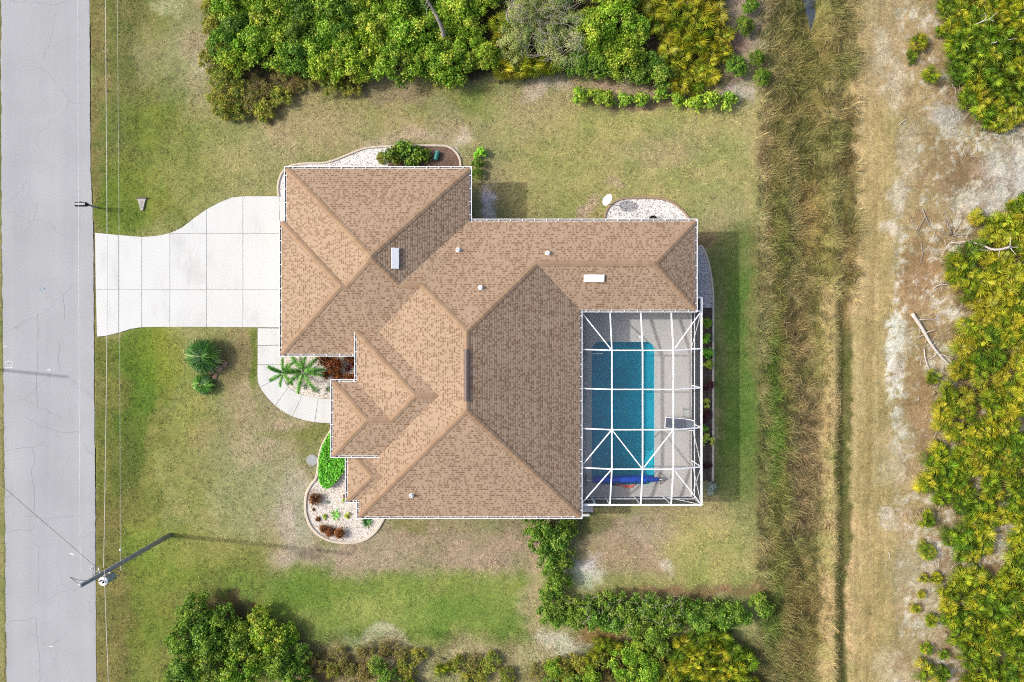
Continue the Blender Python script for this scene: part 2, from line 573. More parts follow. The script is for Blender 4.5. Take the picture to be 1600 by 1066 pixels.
def gravel_mat(name, stops, scale=22):
    m, nt, b = new_mat(name)
    b.inputs["Roughness"].default_value = 0.9
    tc = N(nt, "ShaderNodeTexCoord")
    vo = N(nt, "ShaderNodeTexVoronoi"); vo.inputs["Scale"].default_value = scale
    nt.links.new(tc.outputs["Object"], vo.inputs["Vector"])
    sp = N(nt, "ShaderNodeSeparateColor"); nt.links.new(vo.outputs["Color"], sp.inputs[0])
    no = N(nt, "ShaderNodeTexNoise"); no.inputs["Scale"].default_value = 1.4; no.inputs["Detail"].default_value = 6
    nt.links.new(tc.outputs["Object"], no.inputs["Vector"])
    ad = N(nt, "ShaderNodeMath", operation='MULTIPLY_ADD'); ad.inputs[1].default_value = 0.55
    nt.links.new(sp.outputs[0], ad.inputs[0]); 
    mu = N(nt, "ShaderNodeMath", operation='MULTIPLY'); mu.inputs[1].default_value = 0.5
    nt.links.new(no.outputs[0], mu.inputs[0]); nt.links.new(mu.outputs[0], ad.inputs[2])
    nt.links.new(ramp(nt, ad.outputs[0], stops), b.inputs["Base Color"])
    bp = N(nt, "ShaderNodeBump"); bp.inputs["Strength"].default_value = 0.4; bp.inputs["Distance"].default_value = 0.03
    bp.invert = True
    nt.links.new(vo.outputs["Distance"], bp.inputs["Height"]); nt.links.new(bp.outputs[0], b.inputs["Normal"])
    return m
M['gravel_cream'] = gravel_mat('cream_gravel', [(0.08, alb(206, 182, 154)), (0.25, alb(240, 226, 208)), (0.5, alb(252, 244, 232)), (0.85, alb(255, 252, 246))])
M['gravel_white'] = gravel_mat('white_gravel', [(0.14, alb(182, 178, 175)), (0.30, alb(240, 236, 230, 1.15)), (0.5, alb(252, 248, 242, 1.2)), (0.85, alb(255, 252, 248, 1.25))])
M['gravel_grey'] = gravel_mat('grey_gravel', [(0.18, alb(168, 160, 158)), (0.4, alb(226, 220, 216)), (0.8, alb(250, 246, 242, 1.15))])
M['mulch'] = gravel_mat('brown_mulch', [(0.2, alb(84, 62, 50)), (0.5, alb(128, 100, 84)), (0.8, alb(160, 132, 114))], 30)
M['mulch_dark'] = gravel_mat('dark_mulch', [(0.2, alb(62, 50, 44)), (0.5, alb(98, 82, 72)), (0.8, alb(126, 108, 96))], 30)

# ------------------------------------------------------------------ ground: one sheet, its own colours
DRIVE = [(456,307),(380,307),(362,309),(345,316),(322,328),(300,344),(285,356),(266,364.5),(245,369),(222,370.5),(186,367.5),(149,364),
         (150,440),(152,526),(165,525),(188,519.5),(205,514),(222,511.5),(245,511),(320,511),(403,511.5),(456,512)]
WALK_OUT = [(403,512),(403,560),(403,592),(408,607),(418,621),(432,635),(450,647),(470,655),(495,660),(528,661.5)]
WALK_IN = [(440,512),(440,553),(440,575),(444,593),(452,606),(465,614),(480,619),(497,622),(510,623),(528,623)]
ENTRY_BED = [(440,548),(440,575),(444,593),(452,606),(465,614),(480,619),(497,622),(528,623),(600,623),(600,548)]
N_CURB = [(436,307),(434.5,294),(437,280),(443,268),(455,259.5),(480,255.5),(505,255),(525,250),(548,240.5),(568,233),(590,230),(640,228),(688,228),(703,231),(713,239),(719,251),(720,268)]
NE_CURB = [(944,352),(946,334),(952,323),(962,315),(976,310.5),(1010,309.5),(1035,311.5),(1052,318),(1066,329),(1076,341),(1080,350)]
E_CURB = [(1093,384),(1098,388),(1105,405),(1110.5,430),(1113.5,455),(1114,480),(1114,560),(1114,640),(1114,700),(1113.5,752)]
F_CURB = [(524,662),(515,677),(505,695),(499,715),(497,735),(494,748),(486,758),(479.5,772),(477.5,790),(480,808),(488,825),(502,838),(520,845.5),(545,848),(565,845),(580,837),(592,824),(602,806)]
ROAD = [(2,-700),(2,0),(2,267),(5,534),(8,801),(10,1066),(16,1800),(156,1800),(150.5,1066),(149,801),(147,600),(147,534),(146,360),(141.5,267),(140.5,100),(140,0),(134,-700)]
HOUSE = [(452,284),(730,284),(730,356),(1064,356),(1064,480),(892,480),(892,790),(580,790),(556,775),(556,720),(545,700),(545,604),(572,604),(572,545),(456,545)]
DECK = [(885,470),(1068,470),(1068,468),(1080,468),(1080,778),(885,778)]

def ground_z(X, Y):
    z = np.zeros_like(X)
    # swale between the lawn and the track
    dx = X - (1262 + 6*np.sin(Y*0.01))
    z -= 0.45*np.exp(-(dx/38.0)**2)
    z += 0.10*np.exp(-((X-1303)/9.0)**2) - 0.10*np.exp(-((X-1318)/7.0)**2)
    z -= 0.5*np.exp(-((X-1270)/14.0)**2)*np.exp(-((Y-0)/45.0)**2)
    z -= 0.10*np.exp(-((X-218)/26.0)**2)*np.where((Y < 358) | (Y > 522), 1, 0)*sstep(0, 18, np.minimum(np.abs(Y-362), np.abs(Y-522)))
    n = fbm(X, Y, 40, 5)
    z += (n-0.5)*0.05
    z += (fbm(X, Y, 9, 8, 3)-0.5)*0.03*np.clip(sstep(1150, 1210, X)*2, 0.3, 2)
    hard = inpoly(X, Y, DRIVE) | inpoly(X, Y, ROAD) | inpoly(X, Y, HOUSE) | inpoly(X, Y, WALK_OUT + WALK_IN[::-1])
    near = ((X < 160) | ((X > 140) & (X < 460) & (Y > 295) & (Y < 530)) | ((X > 395) & (X < 560) & (Y > 500) & (Y < 670)))
    z = np.where(near & (X < 160), np.minimum(z, 0.0)*0.3 - 0.005, z)
    z = np.where(hard, -0.06, z)
    beds = inpoly(X, Y, N_CURB) | inpoly(X, Y, NE_CURB) | inpoly(X, Y, F_CURB+[(620, 800), (620, 640)]) | inpoly(X, Y, ENTRY_BED)
    z = np.where(beds, -0.05, z)
    z = np.where((X > 894) & (X < 1074) & (Y > 480) & (Y < 772), -1.5, z)
    z = np.where((X > 1074) & (X < 1114) & (Y > 384) & (Y < 755), -0.04, z)
    return z

def ground_col(X, Y):
    wx = X + (fbm(X, Y, 60, 1)-0.5)*60 + (fbm(X, Y, 14, 41, 3)-0.5)*16
    wy = Y + (fbm(X, Y, 60, 2)-0.5)*60 + (fbm(X, Y, 14, 42, 3)-0.5)*16
    col = np.empty(X.shape+(3,))
    def rgb(*c):
        m = max(c)
        return np.array([lin(min(255, (v+(m-v)*0.10)*f))/K for v, f in zip(c, (1.065, 1.075, 1.03))])
    col[:] = rgb(152, 148, 96)
    def mix(mask, c, s=1.0):
        nonlocal col
        m = (np.clip(mask, 0, 1)*s)[..., None]
        col = col*(1-m) + rgb(*c)*m
    def ell(cx, cy, rx, ry, c, s=1.0, soft=0.45):
        d = np.sqrt(((wx-cx)/rx)**2 + ((wy-cy)/ry)**2)
        mix(1-sstep(1-soft, 1+soft, d), c, s)
    def band(x0, x1, y0, y1, c, s=1.0, fx=8, fy=20):
        m = sstep(x0-fx, x0+fx, wx)*(1-sstep(x1-fx, x1+fx, wx))*sstep(y0-fy, y0+fy, wy)*(1-sstep(y1-fy, y1+fy, wy))
        mix(m, c, s)
    far = -9999, 9999
    # left edge of the picture, over the road
    band(-9999, 12, *far, (150, 146, 96))
    # verge and front lawn
    band(136, 290, -999, 352, (108, 118, 52), 0.9)
    ell(205, 110, 40, 60, (122, 120, 68), 0.7); ell(255, 70, 40, 60, (146, 138, 90), 0.9); ell(238, 100, 30, 30, (150, 138, 105), 0.6)
    ell(300, 90, 34, 100, (166, 152, 120), 0.9); ell(305, 105, 14, 24, (188, 174, 160), 0.7); ell(300, 60, 16, 40, (172, 148, 128), 0.6)
    ell(250, 190, 50, 40, (112, 126, 42), 0.8); ell(195, 320, 40, 60, (112, 130, 38), 0.8); ell(250, 290, 60, 50, (128, 136, 48), 0.7)
    ell(310, 250, 60, 60, (146, 142, 78), 0.8); ell(215, 30, 30, 30, (128, 118, 70), 0.6); ell(260, 15, 16, 14, (190, 180, 150), 0.6)
    band(134, 166, -999, 1800, (136, 122, 76), 0.85, 5)
    band(150, 262, 520, 900, (122, 122, 54), 0.9)
    ell(215, 640, 24, 110, (92, 120, 34), 0.9); ell(212, 560, 26, 40, (108, 130, 36), 0.8); ell(262, 565, 40, 50, (140, 146, 42), 0.8)
    ell(205, 730, 24, 70, (106, 112, 52), 0.7); ell(310, 730, 60, 90, (156, 146, 84), 0.8); ell(300, 660, 36, 50, (158, 150, 66), 0.6)
    ell(345, 690, 60, 60, (160, 142, 104), 0.8); ell(440, 640, 60, 50, (158, 148, 108), 0.8); ell(430, 720, 90, 90, (166, 154, 122), 0.9)
    ell(365, 560, 40, 40, (140, 118, 88), 0.8); ell(382, 620, 40, 34, (164, 146, 116), 0.8); ell(480, 680, 34, 34, (138, 136, 78), 0.8)
    ell(400, 560, 9, 50, (108, 124, 42), 0.9); ell(452, 672, 60, 12, (120, 130, 56), 0.6)
    ell(462, 800, 30, 70, (178, 170, 152), 0.85); ell(480, 865, 60, 22, (172, 162, 142), 0.8); ell(385, 780, 60, 40, (168, 160, 122), 0.6)
    band(160, 420, 850, 1200, (126, 130, 54), 0.85, 14, 26)
    ell(250, 870, 60, 50, (132, 144, 50), 0.8); ell(225, 960, 40, 80, (118, 128, 46), 0.8); ell(330, 860, 90, 30, (150, 146, 74), 0.8)
    band(150, 196, 790, 1300, (134, 118, 70), 0.75, 10)
    # south lawn
    ell(690, 862, 200, 48, (160, 144, 116), 0.95); ell(560, 880, 90, 30, (164, 150, 122), 0.8); ell(820, 840, 60, 60, (156, 142, 112), 0.8)
    band(360, 835, 905, 1000, (134, 146, 66), 0.95, 24, 16)
    ell(470, 925, 80, 36, (112, 136, 48), 0.8); ell(730, 965, 110, 28, (112, 138, 52), 0.85); ell(600, 950, 70, 30, (146, 156, 74), 0.7)
    ell(640, 822, 26, 12, (124, 128, 62), 0.7); ell(840, 930, 14, 70, (176, 154, 124), 0.8)
    band(440, 860, 1008, 1400, (168, 150, 112), 0.9, 20, 10)
    ell(590, 1000, 40, 12, (190, 178, 160), 0.8); ell(640, 1040, 30, 30, (186, 166, 138), 0.8); ell(735, 1035, 50, 30, (188, 168, 138), 0.8); ell(520, 1040, 60, 24, (112, 92, 62), 0.8)
    band(840, 1200, 1000, 1400, (132, 110, 78), 0.9, 20, 12)
    ell(872, 1000, 36, 18, (205, 196, 188), 0.9); ell(850, 1030, 40, 26, (196, 178, 150), 0.8); ell(935, 992, 40, 10, (150, 112, 66), 0.8)
    # back lawn, south-east
    band(895, 1205, 780, 925, (158, 152, 94), 0.9)
    ell(990, 830, 80, 26, (166, 148, 124), 0.9); ell(1020, 850, 40, 24, (164, 150, 126), 0.8); ell(985, 870, 60, 30, (158, 140, 110), 0.8)
    ell(1100, 862, 66, 46, (162, 160, 84), 0.8); ell(930, 820, 30, 24, (110, 112, 60), 0.8); ell(922, 893, 24, 24, (206, 200, 196), 0.95); ell(1033, 885, 12, 8, (196, 188, 170), 0.7)
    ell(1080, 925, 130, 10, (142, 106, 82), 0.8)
    # north lawn
    ell(620, 165, 170, 36, (156, 150, 92), 0.9); ell(560, 205, 150, 26, (160, 150, 100), 0.8); ell(595, 145, 60, 12, (160, 138, 112), 0.7)
    ell(742, 160, 58, 30, (132, 146, 62), 0.85); ell(690, 190, 30, 40, (160, 148, 110), 0.8); ell(640, 215, 70, 16, (176, 160, 132), 0.75)
    ell(728, 222, 20, 14, (196, 182, 160), 0.8); ell(722, 250, 9, 14, (196, 194, 196), 0.8); ell(380, 230, 50, 40, (158, 152, 100), 0.7); ell(440, 225, 40, 20, (166, 154, 112), 0.7)
    band(790, 1190, 165, 345, (158, 156, 90), 0.9, 24, 18)
    ell(840, 180, 60, 40, (156, 152, 96), 0.8); ell(860, 140, 40, 10, (192, 182, 160), 0.7); ell(900, 240, 70, 60, (150, 152, 80), 0.6); ell(1000, 190, 120, 24, (160, 158, 84), 0.7)
    ell(920, 327, 10, 18, (176, 152, 136), 0.8); ell(965, 298, 18, 8, (170, 154, 124), 0.6); ell(1050, 225, 60, 30, (164, 152, 106), 0.6)
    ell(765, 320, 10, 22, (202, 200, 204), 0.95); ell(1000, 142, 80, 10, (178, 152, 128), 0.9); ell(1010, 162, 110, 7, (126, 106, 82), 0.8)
    # east lawn
    band(1112, 1196, 350, 790, (122, 126, 66), 0.9, 8, 22)
    ell(1152, 600, 34, 180, (92, 128, 42), 0.85); ell(1150, 460, 30, 70, (88, 124, 40), 0.9); ell(1182, 560, 10, 220, (128, 128, 66), 0.7); ell(1128, 520, 12, 80, (140, 134, 88), 0.5)
    ell(1100, 378, 14, 16, (140, 110, 76), 0.8); ell(1120, 330, 40, 40, (162, 156, 104), 0.7)
    # swale, track, sand: straighter, drawn out along the track
    wx = X + (fbm(X, Y, 70, 21, 3)-0.5)*16 + (fbm(X, Y, 12, 43, 3)-0.5)*12
    wy = Y + (fbm(X, Y, 60, 22)-0.5)*50
    band(1188, 1340, *far, (144, 132, 86), 0.95, 10)
    ell(1215, 560, 14, 400, (132, 130, 60), 0.6); ell(1205, 640, 12, 120, (100, 134, 46), 0.8); ell(1262, 720, 26, 110, (150, 126, 94), 0.7); ell(1242, 520, 22, 80, (144, 124, 84), 0.6)
    ell(1270, 330, 20, 80, (152, 126, 70), 0.5); ell(1290, 480, 16, 160, (138, 138, 72), 0.7); ell(1255, 100, 40, 120, (138, 128, 66), 0.6); ell(1255, 980, 40, 120, (138, 124, 70), 0.6); ell(1205, 960, 16, 60, (96, 120, 46), 0.8)
    band(1284, 1308, 440, 1300, (184, 164, 116), 0.75, 5); band(1308, 1328, 500, 1300, (104, 104, 60), 0.95, 3)
    band(1316, 1332, 160, 520, (128, 112, 68), 0.7, 5)
    xt = wx + (wy-533)*0.010
    mix(sstep(1326, 1336, xt)*(1-sstep(1392, 1408, xt)), (188, 165, 118), 0.95)
    mix(np.exp(-((xt-1337)/6)**2), (205, 178, 134), 0.7); mix(np.exp(-((xt-1362)/5)**2), (168, 144, 102), 0.45)
    mix(sstep(1392, 1408, xt), (182, 158, 120), 0.95)
    band(1352, 1425, -999, 150, (184, 160, 128), 0.9, 14)
    streak = vnoise(X/5.0, Y/90.0, 5)*0.6+vnoise(X/2.6, Y/40.0, 6)*0.4
    mix(sstep(0.5, 0.8, streak)*sstep(1330, 1342, xt)*(1-sstep(1380, 1398, xt)), (164, 140, 98), 0.55)
    mix(sstep(0.55, 0.8, 1-streak)*sstep(1330, 1342, xt)*(1-sstep(1380, 1398, xt)), (206, 184, 144), 0.45)
    sand = fbm(X, Y, 26, 77, 5, 0.6)
    spk = fbm(X, Y, 8, 78, 3, 0.8)
    sm = sstep(0.50, 0.66, sand)
    def ell(cx, cy, rx, ry, c, s=1.0, soft=0.45):
        d = np.sqrt(((wx-cx)/rx)**2 + ((wy-cy)/ry)**2)+(spk-0.5)*1.5+(sand-0.5)*1.6
        mix(1-sstep(1-soft, 1+soft, d), c, s*0.9)
    mix(sm*np.exp(-((wx-1402)/16)**2)*sstep(420, 480, wy)*(1-sstep(680, 740, wy)), (240, 234, 232), 1.0)
    mix(sstep(0.36, 0.60, spk)*(1-sstep(0.7, 1.25, np.sqrt(((wx-1402)/17)**2+((wy-560)/105)**2))), (240, 236, 236), 0.95); ell(1374, 80, 12, 45, (212, 200, 184), 0.6); ell(1398, 130, 12, 30, (212, 200, 184), 0.55); ell(1420, 240, 16, 40, (206, 194, 178), 0.55)
    ell(1388, 358, 16, 14, (226, 216, 206), 0.85); ell(1402, 310, 14, 20, (214, 206, 200), 0.7); ell(1420, 700, 40, 50, (190, 172, 144), 0.6); ell(1400, 745, 20, 20, (206, 192, 172), 0.45)
    ell(1425, 890, 30, 60, (190, 176, 152), 0.6); ell(1460, 920, 30, 60, (196, 184, 168), 0.7); ell(1395, 1045, 30, 22, (208, 194, 174), 0.5); ell(1385, 812, 20, 8, (224, 214, 208), 0.7)
    ell(1440, 420, 30, 60, (160, 124, 92), 0.8); ell(1440, 640, 20, 70, (166, 132, 100), 0.8); ell(1445, 1010, 30, 40, (184, 166, 138), 0.6)
    mix(sstep(1440, 1475, wx)*sm*sstep(0.40, 0.62, spk), (214, 208, 202), 0.8)
    mix(sstep(1455, 1500, wx)*(1-sm), (138, 112, 88), 0.75)
    ell(1580, 265, 40, 50, (218, 216, 218), 0.9); ell(1530, 310, 40, 20, (206, 200, 198), 0.8); ell(1490, 260, 50, 40, (160, 132, 106), 0.7); ell(1480, 180, 26, 22, (196, 190, 194), 0.8)
    gap = sstep(1388, 1412, wx)
    mix(gap*sstep(0.52, 0.66, spk*0.55+sand*0.45), (222, 214, 206), 0.75)
    mix(gap*sstep(0.55, 0.72, fbm(X, Y, 20, 79, 4, 0.7)), (150, 118, 88), 0.55)
    ell(1160, 30, 26, 90, (160, 142, 126), 0.9); ell(1150, 140, 22, 16, (198, 186, 178), 0.8); ell(1150, 90, 16, 30, (128, 98, 84), 0.8)
    # thicket floors
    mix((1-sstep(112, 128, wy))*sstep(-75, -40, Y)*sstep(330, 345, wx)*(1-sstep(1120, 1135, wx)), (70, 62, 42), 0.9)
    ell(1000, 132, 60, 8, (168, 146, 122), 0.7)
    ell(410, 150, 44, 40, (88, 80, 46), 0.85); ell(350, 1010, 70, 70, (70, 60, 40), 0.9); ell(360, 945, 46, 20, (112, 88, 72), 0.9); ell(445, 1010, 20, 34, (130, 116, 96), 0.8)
    # mottling of grass and dry thatch at several sizes
    a = fbm(X, Y, 34, 11, 5, 0.6)[..., None]
    b = fbm(X, Y, 7, 12, 3, 0.7)[..., None]
    c = fbm(X, Y, 90, 13, 3)[..., None]
    dry = np.array([1.16, 1.08, 1.14]); wet = np.array([0.85, 0.95, 0.80])
    t = np.clip((a-0.5)*2.6+(c-0.5)*1.2+0.5, 0, 1)
    e = sstep(1325, 1345, X)[..., None]*0.7
    gm = (dry+wet)/2*np.array([1.0, 0.985, 0.96])
    col = col*((wet*(1-t)+dry*t)*(1-e)+gm*(0.88+0.24*t)*e)*(0.78+0.44*b)
    lw = ((1-sstep(1185, 1205, X))*sstep(140, 150, X))[..., None]
    g = col.mean(-1, keepdims=True)
    col = col*(1-lw)+(col*0.88+g*0.12)*np.array([1.20, 1.14, 1.16])*lw
    gl = ((1-sstep(330, 460, X))*sstep(140, 150, X)+sstep(880, 910, Y)*(1-sstep(1185, 1205, X))*sstep(140, 150, X)).clip(0, 1)[..., None]
    col = col*(1-gl)+col*np.array([0.90, 1.0, 0.84])*gl
    return np.clip(col, 0.004, 0.8)

def ground():
    xd = np.arange(-60, 1661, 2.6)
    yd = np.arange(-60, 1127, 2.6)
    off = np.array([3, 8, 18, 40, 80, 160, 320, 700, 1500, 4000, 12000, 40000.0])
    xs = np.concatenate([xd[0]-off[::-1], xd, xd[-1]+off])
    ys = np.concatenate([yd[0]-off[::-1], yd, yd[-1]+off])
    X, Y = np.meshgrid(xs, ys)
    Z = ground_z(X, Y)
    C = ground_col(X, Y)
    V = np.stack([(X-800)*S, (533-Y)*S, Z], -1).reshape(-1, 3)
    nx, ny = len(xs), len(ys)
    i = np.arange(nx*ny).reshape(ny, nx)
    F = np.stack([i[1:, :-1], i[1:, 1:], i[:-1, 1:], i[:-1, :-1]], -1).reshape(-1, 4)
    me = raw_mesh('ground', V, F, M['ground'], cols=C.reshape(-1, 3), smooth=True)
    o = bpy.data.objects.new('ground', me); LINK(o)
    tag(o, kind='structure')
ground()

def zat(px, py):
    return float(ground_z(np.array([[float(px)]]), np.array([[float(py)]]))[0, 0])

# ------------------------------------------------------------------ road with its paint marks
def road():
    rnd = random.Random(3)
    def edge(pts, amp):
        out = []
        for (x0, y0), (x1, y1) in zip(pts[:-1], pts[1:]):
            n = max(2, int(abs(y1-y0)/9))
            for k in range(n):
                t = k/n
                out.append((x0+(x1-x0)*t+rnd.uniform(-amp, amp), y0+(y1-y0)*t))
        return out + [pts[-1]]
    L = edge(ROAD[:7], 1.0); R = edge(ROAD[7:], 0.5)
    poly = [P(x, y)[:2] for x, y in L+R]
    V = [(x, y, 0.012) for x, y in poly]
    bm = bmesh.new()
    vs = [bm.verts.new(v) for v in V]
    es = [bm.edges.new((vs[i], vs[(i+1) % len(vs)])) for i in range(len(vs))]
    bmesh.ops.triangle_fill(bm, use_beauty=True, edges=es)
    bmesh.ops.recalc_face_normals(bm, faces=bm.faces)
    for f in bm.faces:
        if f.normal.z < 0: f.normal_flip()
    me = bpy.data.meshes.new('road'); bm.to_mesh(me); bm.free()
    me.materials.append(M['road'])
    o = bpy.data.objects.new('road', me); LINK(o); tag(o, kind='structure')
    def strip(name, lines, w, mat):
        mb = MB()
        for ln in lines:
            for a, b in zip(ln[:-1], ln[1:]):
                mb.bar(P(*a)+Vector((0, 0, 0.0145)), P(*b)+Vector((0, 0, 0.0145)), w, 0.003)
        return mb.build(name, mat, o)
    # "18" sprayed sideways at the road edge
    strip('painted_digit', [[(8.5, 574.5), (20.5, 574.7)]], 0.075, M['paint_white'])
    def loop(cx, cy, rx, ry): return [(cx+rx*math.cos(t*math.pi/6), cy+ry*math.sin(t*math.pi/6)) for t in range(13)]
    strip('painted_digit', [loop(11.2, 568, 2.6, 3.2), loop(17.4, 568, 3.2, 3.6), [(14.3, 565), (14.2, 562.6)]], 0.06, M['paint_white'])
    strip('paint_mark', [[(5, 541.2), (8.2, 541.2)], [(8.2, 542), (11.5, 541.8)]], 0.05, M['paint_white'])
    mb = MB()
    mb.prism([P(x, y)[:2] for x, y in ((73, 578.2), (76, 577.2), (77.5, 575.8), (79.5, 577.4), (79.8, 578.6), (78, 579.6), (76, 579), (73, 579))], 0.013, 0.016)
    mb.build('paint_mark', M['paint_white'], o)
    mb = MB()
    mb.prism([P(x, y)[:2] for x, y in ((107.5, 865), (111, 863.6), (116, 865.4), (117.5, 867.6), (113, 867.8))], 0.013, 0.016)
    mb.build('paint_mark', M['paint_white'], o)
    mb = MB()
    mb.prism([P(x, y)[:2] for x, y in ((75.5, 1010.6), (80, 1008.8), (83, 1009.4), (83.2, 1011.2), (79, 1011))], 0.013, 0.016)
    mb.build('paint_mark', M['paint_white'], o)
    strip('paint_mark', [[(60, 452.5), (64, 450.5), (66, 448.5)], [(63, 454), (67, 453), (70, 451)], [(68, 449), (71, 453)]], 0.05, M['paint_blue'])
    # cracks in the pavement, thin filled seams
    cm = plain('crack_fill', alb(158, 160, 165), 0.9, 0.15, 9)
    cr = [[(92, 534), (93, 545), (92, 560), (94, 580)], [(60, 545), (57, 600), (59, 640)], [(40, 653), (52, 659), (60, 665), (75, 668), (90, 674), (105, 676), (120, 674)],
          [(8, 706), (20, 702), (35, 700), (50, 700), (54, 720), (49, 740), (53, 760), (54, 790), (53, 801)], [(50, 700), (62, 694), (70, 690)],
          [(10, 832), (30, 828), (48, 829), (55, 822)], [(61, 860), (61, 900), (60, 935)], [(15, 971), (40, 969), (56, 965), (57, 985), (60, 1010), (62, 1040), (62, 1075)],
          [(98, 460), (101, 480), (100, 500)], [(58, 490), (60, 512), (59, 530)], [(40, 808), (50, 806), (70, 811), (95, 808), (118, 806)]]
    mb = MB(); rr = random.Random(5)
    for ln in cr:
        q = catmull([Vector((x, y, 0)) for x, y in ln], 4)
        q = [(v.x+rr.uniform(-.7, .7), v.y+rr.uniform(-.7, .7)) for v in q]
        for a, b in zip(q[:-1], q[1:]): mb.bar(P(*a)+Vector((0, 0, 0.0125)), P(*b)+Vector((0, 0, 0.0125)), 0.022, 0.0035)
    c = mb.build('pavement_cracks', cm, o); c["kind"] = "stuff"
road()

# ------------------------------------------------------------------ driveway and walk, slab by slab
def slab_mesh(poly, z1, z0=-0.05):
    b = 0.012
    n = len(poly)
    cx, cy = sum(p[0] for p in poly)/n, sum(p[1] for p in poly)/n
    mb = MB()
    A = [(p[0], p[1], z0) for p in poly]
    def inn(p):
        d = math.hypot(p[0]-cx, p[1]-cy); k = max(0, 1-b/d) if d else 1
        return (cx+(p[0]-cx)*k, cy+(p[1]-cy)*k)
    area = sum(poly[i][0]*poly[(i+1)%n][1]-poly[(i+1)%n][0]*poly[i][1] for i in range(n))
    idx = list(range(n)) if area > 0 else list(range(n))[::-1]
    P0 = [poly[i] for i in idx]
    V = [(p[0], p[1], z0) for p in P0]+[(p[0], p[1], z1-0.008) for p in P0]+[(*inn(p), z1) for p in P0]
    F = [tuple(range(2*n, 3*n))]
    for i in range(n):
        j = (i+1) % n
        F += [(i, j, n+j, n+i), (n+i, n+j, 2*n+j, 2*n+i)]
    return V, F

def slab_material(name, base, seed):
    """concrete with its own stains"""
    m, nt, b = new_mat(name)
    b.inputs["Roughness"].default_value = 0.85
    tc = N(nt, "ShaderNodeTexCoord"); oi = N(nt, "ShaderNodeObjectInfo")
    no = N(nt, "ShaderNodeTexNoise", noise_dimensions='4D'); no.inputs["Scale"].default_value = 0.55; no.inputs["Detail"].default_value = 8
    mp = N(nt, "ShaderNodeMapping"); mp.inputs["Scale"].default_value = (1.6, 0.8, 1)
    nt.links.new(tc.outputs["Object"], mp.inputs[0]); nt.links.new(mp.outputs[0], no.inputs["Vector"])
    mu = N(nt, "ShaderNodeMath", operation='MULTIPLY'); mu.inputs[1].default_value = 50
    nt.links.new(oi.outputs["Random"], mu.inputs[0]); nt.links.new(mu.outputs[0], no.inputs["W"])
    dk = tuple(v*0.80 for v in base)
    c = ramp(nt, no.outputs[0], [(0.26, dk), (0.46, tuple(v*0.965 for v in base)), (0.62, base)])
    fi = N(nt, "ShaderNodeTexNoise"); fi.inputs["Scale"].default_value = 18; fi.inputs["Detail"].default_value = 5
    nt.links.new(tc.outputs["Object"], fi.inputs["Vector"])
    mr = N(nt, "ShaderNodeMapRange"); mr.inputs[3].default_value, mr.inputs[4].default_value = 0.93, 1.07
    nt.links.new(fi.outputs[0], mr.inputs[0])
    mx = N(nt, "ShaderNodeMix", data_type='RGBA', blend_type='MULTIPLY'); mx.inputs[0].default_value = 1
    nt.links.new(c, mx.inputs[6]); nt.links.new(mr.outputs[0], mx.inputs[7]); nt.links.new(mx.outputs[2], b.inputs["Base Color"])
    return m
M['slab'] = slab_material('driveway_concrete', alb(241, 243, 240), 1)
M['joint'] = plain('joint_filler', alb(176, 176, 170), 0.9, 0.1, 8)

def pavings():
    d = empty('driveway', P(300, 440), kind='structure')
    mk('joint_filler', [(*P(x, y)[:2], 0.008) for x, y in DRIVE], [tuple(range(len(DRIVE)))[::-1]], M['joint'], d)
    pl = [(x, y) for x, y in DRIVE]
    cols = [140, 186, 222, 266, 323, 380, 437, 470]
    g = 0.24
    for i in range(len(cols)-1):
        rows = [290, 453, 540] if cols[i+1] <= 266 else [290, 365, 453, 540]
        for y0, y1 in zip(rows[:-1], rows[1:]):
            q = pl
            for a, b, c in ((1, 0, -(cols[i]+g)), (-1, 0, cols[i+1]-g), (0, 1, -(y0+g)), (0, -1, y1-g)):
                q = clip_half(q, a, b, c)
            if len(q) > 2 and parea(q) > 12:
                V, F = slab_mesh([P(x, y)[:2] for x, y in q], 0.045)
                mk('concrete_slab', V, F, M['slab'], d)
    w = empty('walkway', P(450, 600), kind='structure')
    wi = catmull([Vector((x, y, 0)) for x, y in WALK_IN], 5)
    wo_ = catmull([Vector((x, y, 0)) for x, y in WALK_OUT], 5)
    full = [(v.x, v.y) for v in wo_]+[(v.x, v.y) for v in wi[::-1]]
    mk('joint_filler', [(*P(x, y)[:2], 0.008) for x, y in full], [tuple(range(len(full)))], M['joint'], w)
    cuts = [((400, 513), (445, 513)), ((400, 540), (445, 540)), ((400, 570), (445, 570)), ((404, 606), (447, 586)), ((431, 633), (449, 608)), ((457, 652), (474, 614)), ((492, 662), (498, 620)), ((529, 664), (529, 620))]
    def sample(line, t):
        t = min(max(t, 0), 1)*(len(line)-1); i = min(int(t), len(line)-2)
        return line[i].lerp(line[i+1], t-i)
    def tcut(line, a, b):
        best = 0; bd = 1e9
        for k in range(401):
            p = sample(line, k/400)
            dd = abs((b[0]-a[0])*(p.y-a[1])-(b[1]-a[1])*(p.x-a[0]))/math.hypot(b[0]-a[0], b[1]-a[1])
            if dd < bd and min(a[0], b[0])-6 < p.x < max(a[0], b[0])+6 and min(a[1], b[1])-8 < p.y < max(a[1], b[1])+8: bd = dd; best = k/400
        return best
    ts = [(tcut(wo_, a, b), tcut(wi, a, b)) for a, b in cuts]
    for (o0, i0), (o1, i1) in zip(ts[:-1], ts[1:]):
        e = 0.0013
        q = [sample(wo_, o0+e+(o1-o0-2*e)*k/6) for k in range(7)]+[sample(wi, i1-e-(i1-i0-2*e)*k/6) for k in range(7)]
        V, F = slab_mesh([P(p.x, p.y)[:2] for p in q], 0.045)
        mk('concrete_slab', V, F, M['slab'], w)
pavings()

